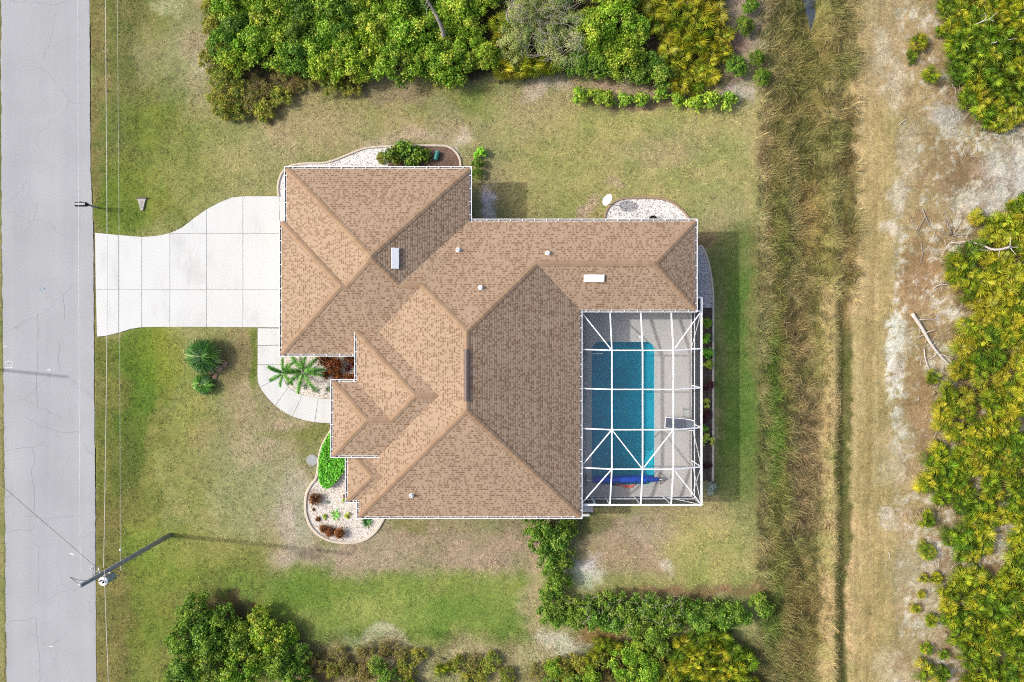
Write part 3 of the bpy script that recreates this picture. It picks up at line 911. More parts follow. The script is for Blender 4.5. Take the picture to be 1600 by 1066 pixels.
# ------------------------------------------------------------------ planting beds: gravel, mulch, edging
def sheet(name, poly, z, mat, label=None, cat=None):
    bm = bmesh.new()
    vs = [bm.verts.new((*P(x, y)[:2], z)) for x, y in poly]
    es = [bm.edges.new((vs[i], vs[(i+1) % len(vs)])) for i in range(len(vs))]
    bmesh.ops.triangle_fill(bm, use_beauty=True, edges=es)
    for f in bm.faces:
        f.normal_update()
        if f.normal.z < 0: f.normal_flip()
    me = bpy.data.meshes.new(name); bm.to_mesh(me); bm.free(); me.materials.append(mat)
    o = bpy.data.objects.new(name, me); LINK(o)
    return tag(o, label, cat, kind='stuff')

def edging(name, pts, mat, label, w=0.15, h=0.11):
    q = catmull([P(*p) for p in pts], 6)
    prof = [(-w/2, -0.06), (-w/2, h*0.65), (-w*0.3, h), (w*0.3, h), (w/2, h*0.65), (w/2, -0.06)]
    V, F = [], []
    for i, p in enumerate(q):
        d = (q[min(i+1, len(q)-1)]-q[max(i-1, 0)]).normalized(); n = Vector((d.y, -d.x, 0))
        for a, z in prof: V.append(p+n*a+Vector((0, 0, z)))
    k = len(prof)
    for i in range(len(q)-1):
        for j in range(k-1): F.append((i*k+j, i*k+j+1, (i+1)*k+j+1, (i+1)*k+j))
    F += [tuple(range(k))[::-1], tuple((len(q)-1)*k+j for j in range(k))]
    F = [f[::-1] for f in F]
    return tag(mk(name, V, F, mat, smooth=False), label, 'edging')

def cm(pts, n=4): return [(v.x, v.y) for v in catmull([Vector((x, y, 0)) for x, y in pts], n)]
nb = cm(N_CURB)
sheet('gravel', clip_half(nb+[(720, 300), (460, 300), (460, 330), (436, 330)], -1, -0.45, 605+0.45*262), 0.03, M['gravel_white'], 'white gravel in the curved bed north of the garage', 'gravel')
sheet('mulch', clip_half(nb+[(720, 300), (460, 300), (460, 330), (436, 330)], 1, 0.45, -(605.6+0.45*262)), 0.034, M['mulch'], 'brown mulch under the big green shrub north of the garage', 'mulch')
sheet('gravel', cm(NE_CURB)+[(1080, 366), (944, 366)], 0.03, M['gravel_white'], 'white gravel in the half round bed behind the rear wing', 'gravel')
eb = cm(E_CURB)
sheet('gravel', clip_half(eb+[(1060, 752), (1060, 384)], 0, -1, 481), 0.03, M['gravel_grey'], 'grey gravel beside the rear wing east wall', 'gravel')
sheet('mulch', clip_half(eb+[(1074, 752), (1074, 384)], 0, 1, -481.6), 0.03, M['mulch_dark'], 'dark mulch strip along the pool cage', 'mulch')
sheet('gravel', ENTRY_BED, 0.03, M['gravel_cream'], 'cream gravel in the entry bed between garage and walk', 'gravel')
sheet('gravel', cm(F_CURB)+[(610, 780), (600, 660)], 0.03, M['gravel_cream'], 'cream gravel in the round bed at the south west corner', 'gravel')
edging('garden_edging', N_CURB, M['curb'], 'pale curving concrete edging of the bed north of the garage')
edging('garden_edging', NE_CURB, M['curb_tan'], 'tan half round concrete edging beside the satellite dish')
edging('garden_edging', E_CURB, M['curb'], 'long straight pale edging east of the pool cage')
edging('garden_edging', F_CURB, M['curb'], 'cream rounded edging of the south west front bed', 0.19)

# loose stones on the gravel
def stones(name, polys, n, cols, seed, label):
    rng = np.random.default_rng(seed)
    V, F, C = [], [], []
    allx = [p[0] for pl in polys for p in pl]; ally = [p[1] for pl in polys for p in pl]
    X = rng.uniform(min(allx), max(allx), n*4); Y = rng.uniform(min(ally), max(ally), n*4)
    ok = np.zeros(len(X), bool)
    for pl in polys: ok |= inpoly(X, Y, pl)
    X, Y = X[ok][:n], Y[ok][:n]
    n = len(X)
    r = rng.uniform(0.025, 0.06, n); a = rng.uniform(0, 6.28, n)
    cx, cy = (X-800)*S, (533-Y)*S
    base = np.array([[1, 0, 0], [0, 1, 0], [-1, 0, 0], [0, -1, 0], [0.1, 0.1, 0.6]])
    ca, sa = np.cos(a), np.sin(a)
    bx, by, bz = base[:, 0][None], base[:, 1][None]*0.75, base[:, 2][None]
    VX = cx[:, None]+r[:, None]*(bx*ca[:, None]-by*sa[:, None]); VY = cy[:, None]+r[:, None]*(bx*sa[:, None]+by*ca[:, None]); VZ = 0.032+r[:, None]*bz
    V = np.stack([VX, VY, VZ], -1).reshape(-1, 3)
    f = np.array([[0, 1, 4], [1, 2, 4], [2, 3, 4], [3, 0, 4]])
    F = (np.arange(n)[:, None, None]*5+f[None]).reshape(-1, 3)
    pal = np.array([alb(*c) for c in cols])
    C = np.repeat(pal[rng.integers(0, len(pal), n)]*rng.uniform(0.8, 1.15, (n, 1)), 5, axis=0)
    o = mk(name, V, F, M['ground'], cols=np.clip(C, 0, .8)); tag(o, label, 'pebbles', kind='stuff')
cream = [(252, 240, 222), (236, 214, 188), (255, 248, 238), (214, 186, 158)]
stones('pebbles', [cm(F_CURB)+[(600, 780)]], 2600, cream, 1, 'loose cream pebbles in the south west bed')
stones('pebbles', [ENTRY_BED], 1600, cream, 2, 'loose cream pebbles in the entry bed')
stones('pebbles', [[p for p in nb if p[0] < 606]+[(600, 290), (450, 290)]], 1200, [(252, 250, 244), (240, 234, 226), (206, 200, 194)], 3, 'loose white pebbles north of the garage')
stones('pebbles', [cm(NE_CURB)], 900, [(246, 244, 240), (226, 222, 218), (190, 186, 184)], 4, 'loose white pebbles in the half round bed')
stones('pebbles', [[(1084, 390), (1097, 390), (1110, 430), (1113, 480), (1084, 480)]], 700, [(246, 242, 240), (222, 216, 214), (168, 160, 160)], 5, 'loose grey pebbles beside the rear wing')

# ------------------------------------------------------------------ the house
EZ, PITCH = 2.75, 0.40
KE = S*(H-EZ)/H                              # metres per photo pixel at eave height
def E2(x, y): return ((x-800)*KE, (533-y)*KE)
def E3(x, y, h): return Vector((*E2(x, y), EZ+h*KE*PITCH))

# hip roofs: (west, east, north, south, raised); the roof is the highest of them
COMP = {'D': (561, 906, 346, 807, 0), 'C': (600, 1086, 346, 484, 0), 'B': (470, 906, 346, 553, 0), 'A': (448, 733, 264, 553, 0),
        'P': (440, 733, 348, 553, 0), 'F': (561, 850, 520, 709, 35), 'E': (524, 700, 596, 709, 35), 'G': (543, 700, 702, 782, 0)}

def house():
    hs = empty('house', E3(733, 576, 0)*1.0 - Vector((0, 0, EZ)), 'large tan hip roofed single storey house with white gutters', 'house')
    names = list(COMP)
    def planes(c):
        w, e, n, s, r = COMP[c]
        return [(1, 0, r-w), (-1, 0, r+e), (0, 1, r-n), (0, -1, r+s)]     # h = a*x+b*y+c
    pieces = []
    for i, cn in enumerate(names):
        w, e, n, s, r = COMP[cn]
        pls = planes(cn)
        for j, pl in enumerate(pls):
            poly = [(w, n), (e, n), (e, s), (w, s)]
            for k, q in enumerate(pls):
                if k != j: poly = clip_half(poly, q[0]-pl[0], q[1]-pl[1], q[2]-pl[2])
            if len(poly) < 3: continue
            todo = [poly]
            for m, cm_ in enumerate(names):
                if m == i: continue
                eps = -0.05 if m < i else 0.05
                w2, e2, n2, s2, r2 = COMP[cm_]
                hp = [(q[0]-pl[0], q[1]-pl[1], q[2]-pl[2]-eps) for q in planes(cm_)]
                hp += [(1, 0, -w2), (-1, 0, e2), (0, 1, -n2), (0, -1, s2)]
                nxt = []
                for p in todo:
                    rest = p
                    outp = []
                    for h in hp:
                        if len(rest) < 3: break
                        o = clip_half(rest, -h[0], -h[1], -h[2])
                        if len(o) > 2 and parea(o) > 0.05: outp.append(o)
                        rest = clip_half(rest, *h)
                    if len(rest) < 3 or parea(rest) < 0.05: nxt.append(p)
                    else: nxt += outp
                todo = nxt
            pieces += [(pl, p, j, r) for p in todo if parea(p) > 0.3]
    # courses: each a slightly lifted strip, plus the deck under them
    V, F, UV = [], [], []
    course = 0.148
    cs = math.cos(math.atan(PITCH))
    step = course*cs/KE                        # in plan pixels
    for pl, poly, j, r in pieces:
        a, b, c = pl
        hv = [a*x+b*y+c for x, y in poly]
        def put(pts, lift):
            n0 = len(V)
            for x, y in pts:
                h = a*x+b*y+c
                v = (h-r)*KE/cs
                u = (y if a else x)*KE
                V.append(tuple(E3(x, y, h)+Vector((0, 0, lift(h)))))
                UV.append((u+j*3.7, v))
            F.append(tuple(range(n0, n0+len(pts))))
        put(poly, lambda h: -0.012)
        k0, k1 = int(math.floor((min(hv)-r)/step)), int(math.ceil((max(hv)-r)/step))
        for k in range(k0, k1):
            lo, hi = r+k*step, r+(k+1)*step
            q = clip_half(poly, a, b, c-lo)
            if len(q) > 2: q = clip_half(q, -a, -b, hi-c)
            if len(q) > 2 and parea(q) > 0.02:
                put(q, lambda h: 0.013*(1-(h-lo)/(hi-lo))+0.001)
    F2 = []
    Va = np.array(V)
    for f in F:
        p = Va[list(f)]
        nz = sum(p[i][0]*p[(i+1) % len(p)][1]-p[(i+1) % len(p)][0]*p[i][1] for i in range(len(p)))
        F2.append(f if nz > 0 else f[::-1])
    roof = mk('roof', V, F2, M['shingle'], hs, uvs=UV)
    # ridge and hip caps, shingle by shingle
    LN = [((448,264,0),(590.5,406.5,142.5)), ((733,264,0),(590.5,406.5,142.5)), ((590.5,406.5,142.5),(590.5,410.5,142.5)), ((440,553,0),(542.5,450.5,102.5)), ((440,348,0),(542.5,450.5,102.5)),
          ((550.5,450.5,102.5),(590.5,410.5,142.5)), ((629.5,449.5,103.5),(590.5,410.5,142.5)), ((629.5,449.5,103.5),(664.5,449.5,103.5)), ((664.5,449.5,103.5),(733.5,518.5,172.5)),
          ((733.5,518.5,172.5),(733.5,634.5,172.5)), ((837,415,69),(733.5,518.5,172.5)), ((837,415,69),(1017,415,69)), ((1086,346,0),(1017,415,69)), ((1086,484,0),(1017,415,69)),
          ((561,807,0),(733.5,634.5,172.5)), ((906,807,0),(733.5,634.5,172.5)), ((561,520,35),(655.5,614.5,129.5)), ((655.5,614.5,129.5),(690.5,614.5,129.5)), ((617.5,652.5,91.5),(655.5,614.5,129.5)),
          ((580.5,652.5,91.5),(617.5,652.5,91.5)), ((524,596,35),(580.5,652.5,91.5)), ((524,709,35),(580.5,652.5,91.5)), ((583,742,40),(601,742,40)), ((543,782,0),(583,742,40)), ((551,710,8),(583,742,40)), ((542.5,450.5,102.5),(550.5,450.5,102.5))]
    ex = 0.36
    capm = {}
    for kind, sl in (('ridge', PITCH), ('hip', PITCH/math.sqrt(2))):
        w, l = 0.175, ex+0.05
        V = []
        for x, lift in ((-0.02, 0.036), (l, 0.018)):
            for y in (-w, -w*0.12, w*0.12, w): V.append((x, y, -max(0, abs(y)-0.01)*sl+lift))
        V += [(-0.02, -w, -w*sl+0.012), (-0.02, w, -w*sl+0.012), (-0.02, 0, 0.01)]
        F = [(0, 4, 5, 1)[::-1], (1, 5, 6, 2)[::-1], (2, 6, 7, 3)[::-1], (8, 10, 9, 3, 2, 1, 0)]
        F = [f[::-1] for f in F]
        F[0], F[1], F[2] = (0, 4, 5, 1), (1, 5, 6, 2), (2, 6, 7, 3)
        capm[kind] = raw_mesh('ridge_cap_shingle', V, F, M['cap'])
    base = wloc(hs)
    for a, b in LN:
        A, B = E3(*a), E3(*b)
        d = (B-A); L = d.length; d.normalize()
        n = max(1, round(L/ex))
        kind = 'ridge' if abs(d.z) < 0.01 else 'hip'
        yv = Vector((-d.y, d.x, 0)).normalized(); zv = d.cross(yv)
        R = Matrix((d, yv, zv)).transposed().to_4x4()
        for k in range(n):
            o = bpy.data.objects.new('ridge_cap_shingle', capm[kind])
            o.parent = roof
            o.matrix_local = Matrix.Translation(A+d*(L*k/n)-base)@R@Matrix.Diagonal((L/n/ex, 1, 1, 1))
            LINK(o)
    # ridge vent strip on the main ridge
    mb = MB(); A, B = E3(733.5, 545, 172.5), E3(733.5, 621, 172.5)
    prof = [(-0.15, -0.01), (-0.13, 0.05), (0, 0.10), (0.13, 0.05), (0.15, -0.01)]
    Vv = [(p.x+x, p.y, p.z+z) for p in (A, B) for x, z in prof]
    Fv = [(i, i+5, i+6, i+1)[::-1] for i in range(4)]+[(0, 1, 2, 3, 4)[::-1], (5, 6, 7, 8, 9)]
    mb.add(Vv, [f[::-1] for f in Fv]); mb.build('ridge_vent', M['vent_brown'], roof)
    # low white roof vents, pipes
    def on(px, py, a, b, c):
        """point of a roof plane h=a*x+b*y+c seen at photo pixel px,py"""
        x, y = px, py
        for _ in range(12):
            h = a*x+b*y+c
            z = EZ+h*KE*PITCH
            f = (H-z)/(H-EZ)
            x, y = 800+(px-800)*f, 533+(py-533)*f
        return E3(x, y, a*x+b*y+c)
    def frame(a, b):
        g = Vector((a, -b, 0)); up = (g+Vector((0, 0, PITCH))).normalized(); nrm = Vector((-a*PITCH, b*PITCH, 1)).normalized()
        return up.cross(nrm).normalized(), up, nrm
    for px, py, pl in ((617, 404, (-1, 0, 733)), (928, 434, (0, -1, 484))):
        c = on(px, py, *pl); s_, u_, n_ = frame(pl[0], pl[1])
        def lb(lo, hi, mbx):
            pts = [(x, y, z) for z in (lo[2], hi[2]) for x, y in ((lo[0], lo[1]), (hi[0], lo[1]), (hi[0], hi[1]), (lo[0], hi[1]))]
            mbx.add([c+s_*p[0]+u_*p[1]+n_*p[2] for p in pts], [(3,2,1,0),(4,5,6,7),(0,1,5,4),(1,2,6,5),(2,3,7,6),(3,0,4,7)])
        mb = MB(); lb((-0.62, -0.225, 0.07), (0.62, 0.225, 0.14), mb)
        v = mb.build('roof_vent', M['white'], roof, bevel=0.02)
    for px, py, pl in ((716, 391, (0, 1, -346)), (751, 450, (0, 1, -346)), (856, 396, (0, 1, -346)), (643, 774, (0, -1, 807))):
        c = on(px, py, *pl)
        mb = MB(); mb.lathe(c-Vector((0, 0, 0.1)), [(0.10, 0), (0.10, 0.30), (0.085, 0.31), (0.085, 0.36), (0.06, 0.36), (0.06, 0.30)], 12)
        mb.lathe(c-Vector((0, 0, 0.09)), [(0.17, 0.05), (0.15, 0.14), (0.09, 0.16)], 12)
        mb.build('vent_pipe', M['white'], roof)
    # eave lines: (from, to, raised), outside on the left-hand side when walking
    EV = [((448,348),(448,264),0), ((448,264),(733,264),0), ((733,264),(733,346),0), ((733,346),(1086,346),0), ((1086,346),(1086,484),0), ((1086,484),(906,484),0), ((906,484),(906,807),0),
          ((906,807),(561,807),0), ((561,807),(561,782),0), ((561,782),(543,782),0), ((543,782),(543,709),0), ((598,709),(524,709),35), ((524,709),(524,596),35), ((524,596),(566,596),35),
          ((561,596),(561,522),35), ((561,553),(440,553),0), ((440,553),(440,348),0), ((440,348),(448,348),0)]
    for a, b, r in EV:
        A, B = E3(*a, r), E3(*b, r)
        d = (B-A).normalized(); out = Vector((-d.y, d.x, 0)); L = (B-A).length
        # fascia board
        mb = MB(); drop = 0.75 if r else 0.24
        mb.box((0, -0.02, -drop), (L, 0.012, -0.02))
        R = Matrix((d, out, Vector((0, 0, 1)))).transposed()
        f = mb; f.V = [tuple(A+R@Vector(v)) for v in mb.V]
        f.build('fascia', M['white_dull'], hs)
        if L < 0.4: continue
        # gutter: an open trough along the eave with end mitres
        w, dp, t = 0.16, 0.13, 0.018
        prof = [(0.014, -0.03), (0.014, -dp), (0.13, -dp), (w, -0.05), (w, -0.012), (w-0.034, -0.012), (w-0.034, -0.03), (w-t, -0.045), (0.125, -dp+t), (0.03, -dp+t), (0.03, -0.03)]
        conc = lambda p, q: 0
        V = []; n = len(prof)
        e0 = w if b else 0
        for x in (-0.0, L):
            for y, z in prof:
                V.append(A+d*(x+(y if x > 0 else -y)*0.98*(1 if (a, b) not in (((733,346),(1086,346)),) else (1 if x > 0 else -1)))+out*y+Vector((0, 0, z)))
        F = [(i, (i+1) % n, n+(i+1) % n, n+i) for i in range(n)]+[tuple(range(n))[::-1], tuple(range(n, 2*n))]
        g = mk('gutter', V, F, M['white'], hs)
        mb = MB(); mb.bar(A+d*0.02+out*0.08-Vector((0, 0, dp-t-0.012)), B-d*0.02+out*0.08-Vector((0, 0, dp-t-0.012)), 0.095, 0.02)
        mb.build('litter_and_shade', M['litter'], g)["kind"] = "stuff"  # floor strip: debris, with the trough's shade painted into its dark colour
        mb = MB(); k = max(1, int(L/0.72))
        for q in range(k):
            x = (q+0.5)*L/k
            mb.bar(A+d*x+out*0.005+Vector((0, 0, -0.012)), A+d*x+out*(w-0.01)+Vector((0, 0, -0.014)), 0.035, 0.012)
        hg = mb.build('hanger_straps', M['white'], g); hg["kind"] = "stuff"
    # walls under the eaves, soffit, doors and windows
    ov = 12
    W = [(448+ov,264+ov),(733-ov,264+ov),(733-ov,346+ov),(1086-ov,346+ov),(1086-ov,484-ov),(906-ov,484-ov),(906-ov,807-ov),(561+ov,807-ov),(561+ov,782-ov),(543+ov,782-ov),(543+ov,709),(566,709),(566,596),(573,596),(573,553-ov),(448+ov,553-ov)]
    wp = [E2(x, y) for x, y in W]
    V = [(x, y, -0.05) for x, y in wp]+[(x, y, EZ-0.16) for x, y in wp]; n = len(wp)
    mk('wall', V, [(i, n+i, n+(i+1) % n, (i+1) % n) for i in range(n)], M['stucco'], hs)
    SO = [(448,264),(733,264),(733,346),(1086,346),(1086,484),(906,484),(906,807),(561,807),(561,782),(543,782),(543,709),(561,709),(561,553),(440,553),(440,348),(448,348)]
    bm = bmesh.new(); vs = [bm.verts.new((*E2(x, y), EZ-0.2)) for x, y in SO]
    bm.faces.new(vs); bmesh.ops.triangulate(bm, faces=bm.faces)
    me = bpy.data.meshes.new('soffit'); bm.to_mesh(me); bm.free(); me.transform(Matrix.Translation(-base)); me.materials.append(M['soffit'])
    so = bpy.data.objects.new('soffit', me); so.parent = hs; LINK(so)
    for x, y in ((527, 599), (527, 706)):                                # porch columns
        c = Vector((*E2(x+4, y+(4 if y < 650 else -4)), 0)); mb = MB(); mb.box(c+Vector((-.15, -.15, 0)), c+Vector((.15, .15, EZ+0.3))); mb.build('porch_column', M['stucco'], hs)
    def panel(name, x0, y0, x1, y1, z0, z1, mat, frame=True):
        A, B = Vector((*E2(x0, y0), 0)), Vector((*E2(x1, y1), 0)); d = (B-A).normalized(); o = Vector((-d.y, d.x, 0))
        mb = MB(); mb.bar(A+o*0.02+Vector((0, 0, (z0+z1)/2)), B+o*0.02+Vector((0, 0, (z0+z1)/2)), 0.06, z1-z0)
        p = mb.build(name, mat, hs)
        if frame:
            mb = MB()
            for z in (z0, z1): mb.bar(A+o*0.05+Vector((0, 0, z)), B+o*0.05+Vector((0, 0, z)), 0.06, 0.08)
            for q in (A, B): mb.bar(q+o*0.05+Vector((0, 0, z0)), q+o*0.05+Vector((0, 0, z1)), 0.06, 0.08)
            mb.build('frame', M['white_dull'], p)
    panel('garage_door', 460, 505, 460, 385, 0.0, 2.1, M['white_dull'])
    panel('front_door', 566, 665, 566, 640, 0.0, 2.1, M['dark_glass'])
    for x0, y0, x1, y1 in ((555, 765, 555, 730), (520, 276, 560, 276), (640, 276, 670, 276), (800, 358, 840, 358), (920, 358, 960, 358), (820, 795, 780, 795), (680, 795, 640, 795), (1074, 400, 1074, 440)):
        panel('window', x0, y0, x1, y1, 0.9, 2.1, M['dark_glass'])
    panel('sliding_door', 894, 540, 894, 640, 0.05, 2.1, M['dark_glass'])
house()

# ------------------------------------------------------------------ pool deck, pool and screen cage
def pool():
    x0, x1, y0, y1, r = 924, 1022.5, 534, 757, 13
    hole = []
    for cx, cy, a0 in ((x1-r, y0+r, -90), (x1-r, y1-r, 0), (x0+r, y1-r, 90), (x0+r, y0+r, 180)):
        for k in range(9):
            t = math.radians(a0+k*90/8); hole.append((cx+r*math.cos(t), cy+r*math.sin(t)))
    dz = 0.06
    bm = bmesh.new()
    def ring(pts, z): return [bm.verts.new((*P(x, y)[:2], z)) for x, y in pts]
    a, b = ring(DECK, dz), ring(hole, dz)
    es = [bm.edges.new((q[i], q[(i+1) % len(q)])) for q in (a, b) for i in range(len(q))]
    bmesh.ops.triangle_fill(bm, use_beauty=True, edges=es)
    for f in bm.faces:
        f.normal_update()
        if f.normal.z < 0: f.normal_flip()
    c = ring(DECK, -0.1)
    for i in range(len(a)): bm.faces.new((a[i], a[(i+1) % len(a)], c[(i+1) % len(a)], c[i]))
    me = bpy.data.meshes.new('pool_deck'); bm.to_mesh(me); bm.free(); me.materials.append(M['deck'])
    o = bpy.data.objects.new('pool_deck', me); LINK(o); tag(o, kind='structure')
    root = empty('swimming_pool', P(973, 645), 'teal rectangular swimming pool with rounded corners in the grey deck', 'pool')
    bottom = -0.92
    n = len(hole)
    # the basin narrows slightly to its floor
    flo = [(973+(x-973)*0.985, 645+(y-645)*0.992) for x, y in hole]
    V = [(*P(x, y)[:2], dz-0.004) for x, y in hole]+[(*P(x, y)[:2], bottom) for x, y in flo]
    F = [(i, (i+1) % n, n+(i+1) % n, n+i) for i in range(n)]+[tuple(range(n, 2*n))]
    mk('basin', V, [f[::-1] for f in F], M['plaster'], root)
    # coping lip, thin waterline band
    inn = [(973+(x-973)*0.990, 645+(y-645)*0.9955) for x, y in hole]
    V = [(*P(x, y)[:2], 0.066) for x, y in hole]+[(*P(x, y)[:2], 0.066) for x, y in inn]+[(*P(x, y)[:2], -0.02) for x, y in inn]
    F = [(i, (i+1) % n, n+(i+1) % n, n+i) for i in range(n)]+[(n+i, n+(i+1) % n, 2*n+(i+1) % n, 2*n+i) for i in range(n)]
    mk('coping', V, F, M['plaster_step'], root)
    V = [(*P(x, y)[:2], -0.04) for x, y in hole]
    mk('water', V, [tuple(range(n))[::-1]], M['pool_water'], root)
    # rounded bench in the south east corner
    st = [(1022, 704), (1016, 706), (1012, 713), (1011, 725), (1012, 737), (1016, 745), (1022, 748)]
    MB().prism([P(x, y)[:2] for x, y in st], bottom, -0.30).build('step', M['plaster_step'], root)
    for px in (951, 978):
        MB().lathe(P(px, 712.5)+Vector((0, 0, bottom+0.005)), [(0.085, 0), (0.085, 0.03), (0.05, 0.04)], 12).build('drain_cover', M['white'], root)
    MB().lathe(P(1001, 526)+Vector((0, 0, dz+0.002)), [(0.125, 0), (0.125, 0.012), (0.10, 0.016)], 18).build('skimmer_lid', M['white'], root)
pool()

CE, CT = 2.4, 3.0
def cage():
    root = empty('pool_cage', P(1000, 640), 'white aluminium mansard screen cage over the pool', 'pool cage')
    g = {}
    xs_top = (907, 956, 1004, 1052, 1096); xs_end = (907, 953, 1001, 1048.5, 1096)
    ys_mid = (486, 547.5, 608.5, 671.5, 733, 789); ys_w = (486, 546, 607, 669.5, 730.5, 789); ys_e = (486, 545, 606, 668, 729.5, 789)
    for i in range(5):
        for j in range(6):
            edge = i in (0, 4) or j in (0, 5)
            z = CE if edge else CT
            x = xs_end[i] if j in (0, 5) else xs_top[i]
            y = (ys_w if i == 0 else ys_e if i == 4 else ys_mid)[j]
            g[i, j] = P(x, y, z)
    def beam(a, b, w=0.10, h=0.12, name='beam'):
        MB().bar(a, b, w, h).build(name, M['white'], root)
    for j in range(6):
        for i in range(4): beam(g[i, j], g[i+1, j], 0.095 if j in (0, 5) else 0.068)
    for i in range(5):
        for j in range(5): beam(g[i, j]+Vector((0, 0, 0.004)), g[i, j+1]+Vector((0, 0, 0.004)), 0.095 if i in (0, 4) else 0.068)
    for a, b in (((0, 0), (1, 1)), ((4, 0), (3, 1)), ((0, 5), (1, 4)), ((4, 5), (3, 4)), ((0, 4), (1, 3)), ((1, 3), (2, 4)), ((2, 4), (3, 3))):
        beam(g[a]-Vector((0, 0, 0.006)), g[b]-Vector((0, 0, 0.006)), 0.06, 0.06, 'brace')
    # screens: every bay a panel of its own
    diag = {(0, 0): ((0, 0), (1, 1)), (3, 0): ((4, 0), (3, 1)), (0, 4): ((0, 5), (1, 4)), (3, 4): ((4, 5), (3, 4)), (0, 3): ((0, 4), (1, 3)), (1, 3): ((1, 3), (2, 4)), (2, 3): ((2, 4), (3, 3))}
    for i in range(4):
        for j in range(5):
            c = [(i, j), (i+1, j), (i+1, j+1), (i, j+1)]
            sets = [c]
            if (i, j) in diag:
                a, b = diag[i, j]; ia, ib = c.index(a), c.index(b)
                if ia > ib: ia, ib = ib, ia
                sets = [c[ia:ib+1], c[ib:]+c[:ia+1]]
            for s_ in sets: mk('screen_panel', [g[k] for k in s_], [tuple(range(len(s_)))[::-1]], M['screen_top'], root)
    # walls
    XE = g[4, 0].x; YS = g[0, 5].y
    YN = P(1096, 465, CE).y; XH = P(1086.5, 465, CE).x
    ytop = [YN]+[g[4, j].y for j in range(6)]
    def post(x, y, z1=CE, w=0.07): MB().box((x-w/2, y-w/2, 0.06), (x+w/2, y+w/2, z1)).build('post', M['white'], root)
    for y in ytop: post(XE, y)
    post(XH, YN)
    for i in range(1, 4): post(g[i, 5].x, YS)
    xd = P(931, 789, CE).x
    post(xd, YS); post(g[0, 5].x, YS)
    for z, w in ((0.09, 0.06), (0.85, 0.08)):
        for a, b in zip(ytop[:-1], ytop[1:]): MB().bar((XE, a, z), (XE, b, z), w, 0.06).build('rail', M['white'], root)
        xw = [xd]+[g[i, 5].x for i in range(1, 5)]
        for a, b in zip(xw[:-1], xw[1:]): MB().bar((a, YS, z), (b, YS, z), w, 0.06).build('rail', M['white'], root)
        MB().bar((XH, YN, z), (XE, YN, z), w, 0.06).build('rail', M['white'], root)
    beam(Vector((XH, YN, CE)), Vector((XE, YN, CE)), 0.1, 0.1); beam(Vector((XE, YN, CE)), g[4, 0], 0.11); beam(Vector((XH, YN, CE)), Vector((XH, g[4, 0].y, CE)), 0.07)
    # cage door by the house corner
    dr = MB()
    xa = g[0, 5].x
    for x in (xa+0.08, xd-0.06): dr.bar((x, YS+0.01, 0.1), (x, YS+0.01, 2.1), 0.06, 0.05)
    for z in (0.12, 1.0, 2.08): dr.bar((xa+0.08, YS+0.01, z), (xd-0.06, YS+0.01, z), 0.06, 0.05)
    dr.build('cage_door', M['white'], root)
    # wind braces in the walls
    for a, b in (((XE, ytop[1], CE), (XE, ytop[2], 0.1)), ((XE, ytop[6], CE), (XE, ytop[5], 0.1)), ((XE, ytop[5], CE), (XE, ytop[6], 0.1)), ((XE, YS, CE), (g[3, 5].x, YS, 0.1)), ((XE, ytop[5], CE), (XE, ytop[4], 0.1))):
        MB().bar(a, b, 0.055, 0.045).build('brace', M['white'], root)
    def wallp(a, b, z0, z1): mk('screen_panel', [(*a, z0), (*b, z0), (*b, z1), (*a, z1)], [(0, 1, 2, 3)], M['screen_wall'], root)
    for z0, z1 in ((0.1, 0.85), (0.85, CE)):
        for a, b in zip(ytop[:-1], ytop[1:]): wallp((XE, a), (XE, b), z0, z1)
        xw = [xa, xd]+[g[i, 5].x for i in range(1, 5)]
        for a, b in zip(xw[:-1], xw[1:]): wallp((a, YS), (b, YS), z0, z1)
        wallp((XH, YN), (XE, YN), z0, z1)
cage()

# ------------------------------------------------------------------ plants
LB = 2.35                                     # leaves shade one another, their own albedo is higher than the mass shows
def pal(*cs): return np.array([[lin(v)/K*LB for v in c] for c in cs])

def leaf_quads(c, n, t, ll, lw):
    """c,n,t: (m,3) centre, normal, direction; returns verts (m*4,3), faces"""
    s_ = np.cross(n, t); s_ /= np.linalg.norm(s_, axis=1, keepdims=True)+1e-9
    t = np.cross(s_, n)
    m = len(c)
    ll, lw = ll[:, None], lw[:, None]
    V = np.stack([c-t*ll*0.5, c+s_*lw*0.5+n*lw*0.12, c+t*ll*0.5-n*ll*0.12, c-s_*lw*0.5+n*lw*0.12], 1).reshape(-1, 3)
    F = np.arange(m*4).reshape(m, 4)
    return V, F

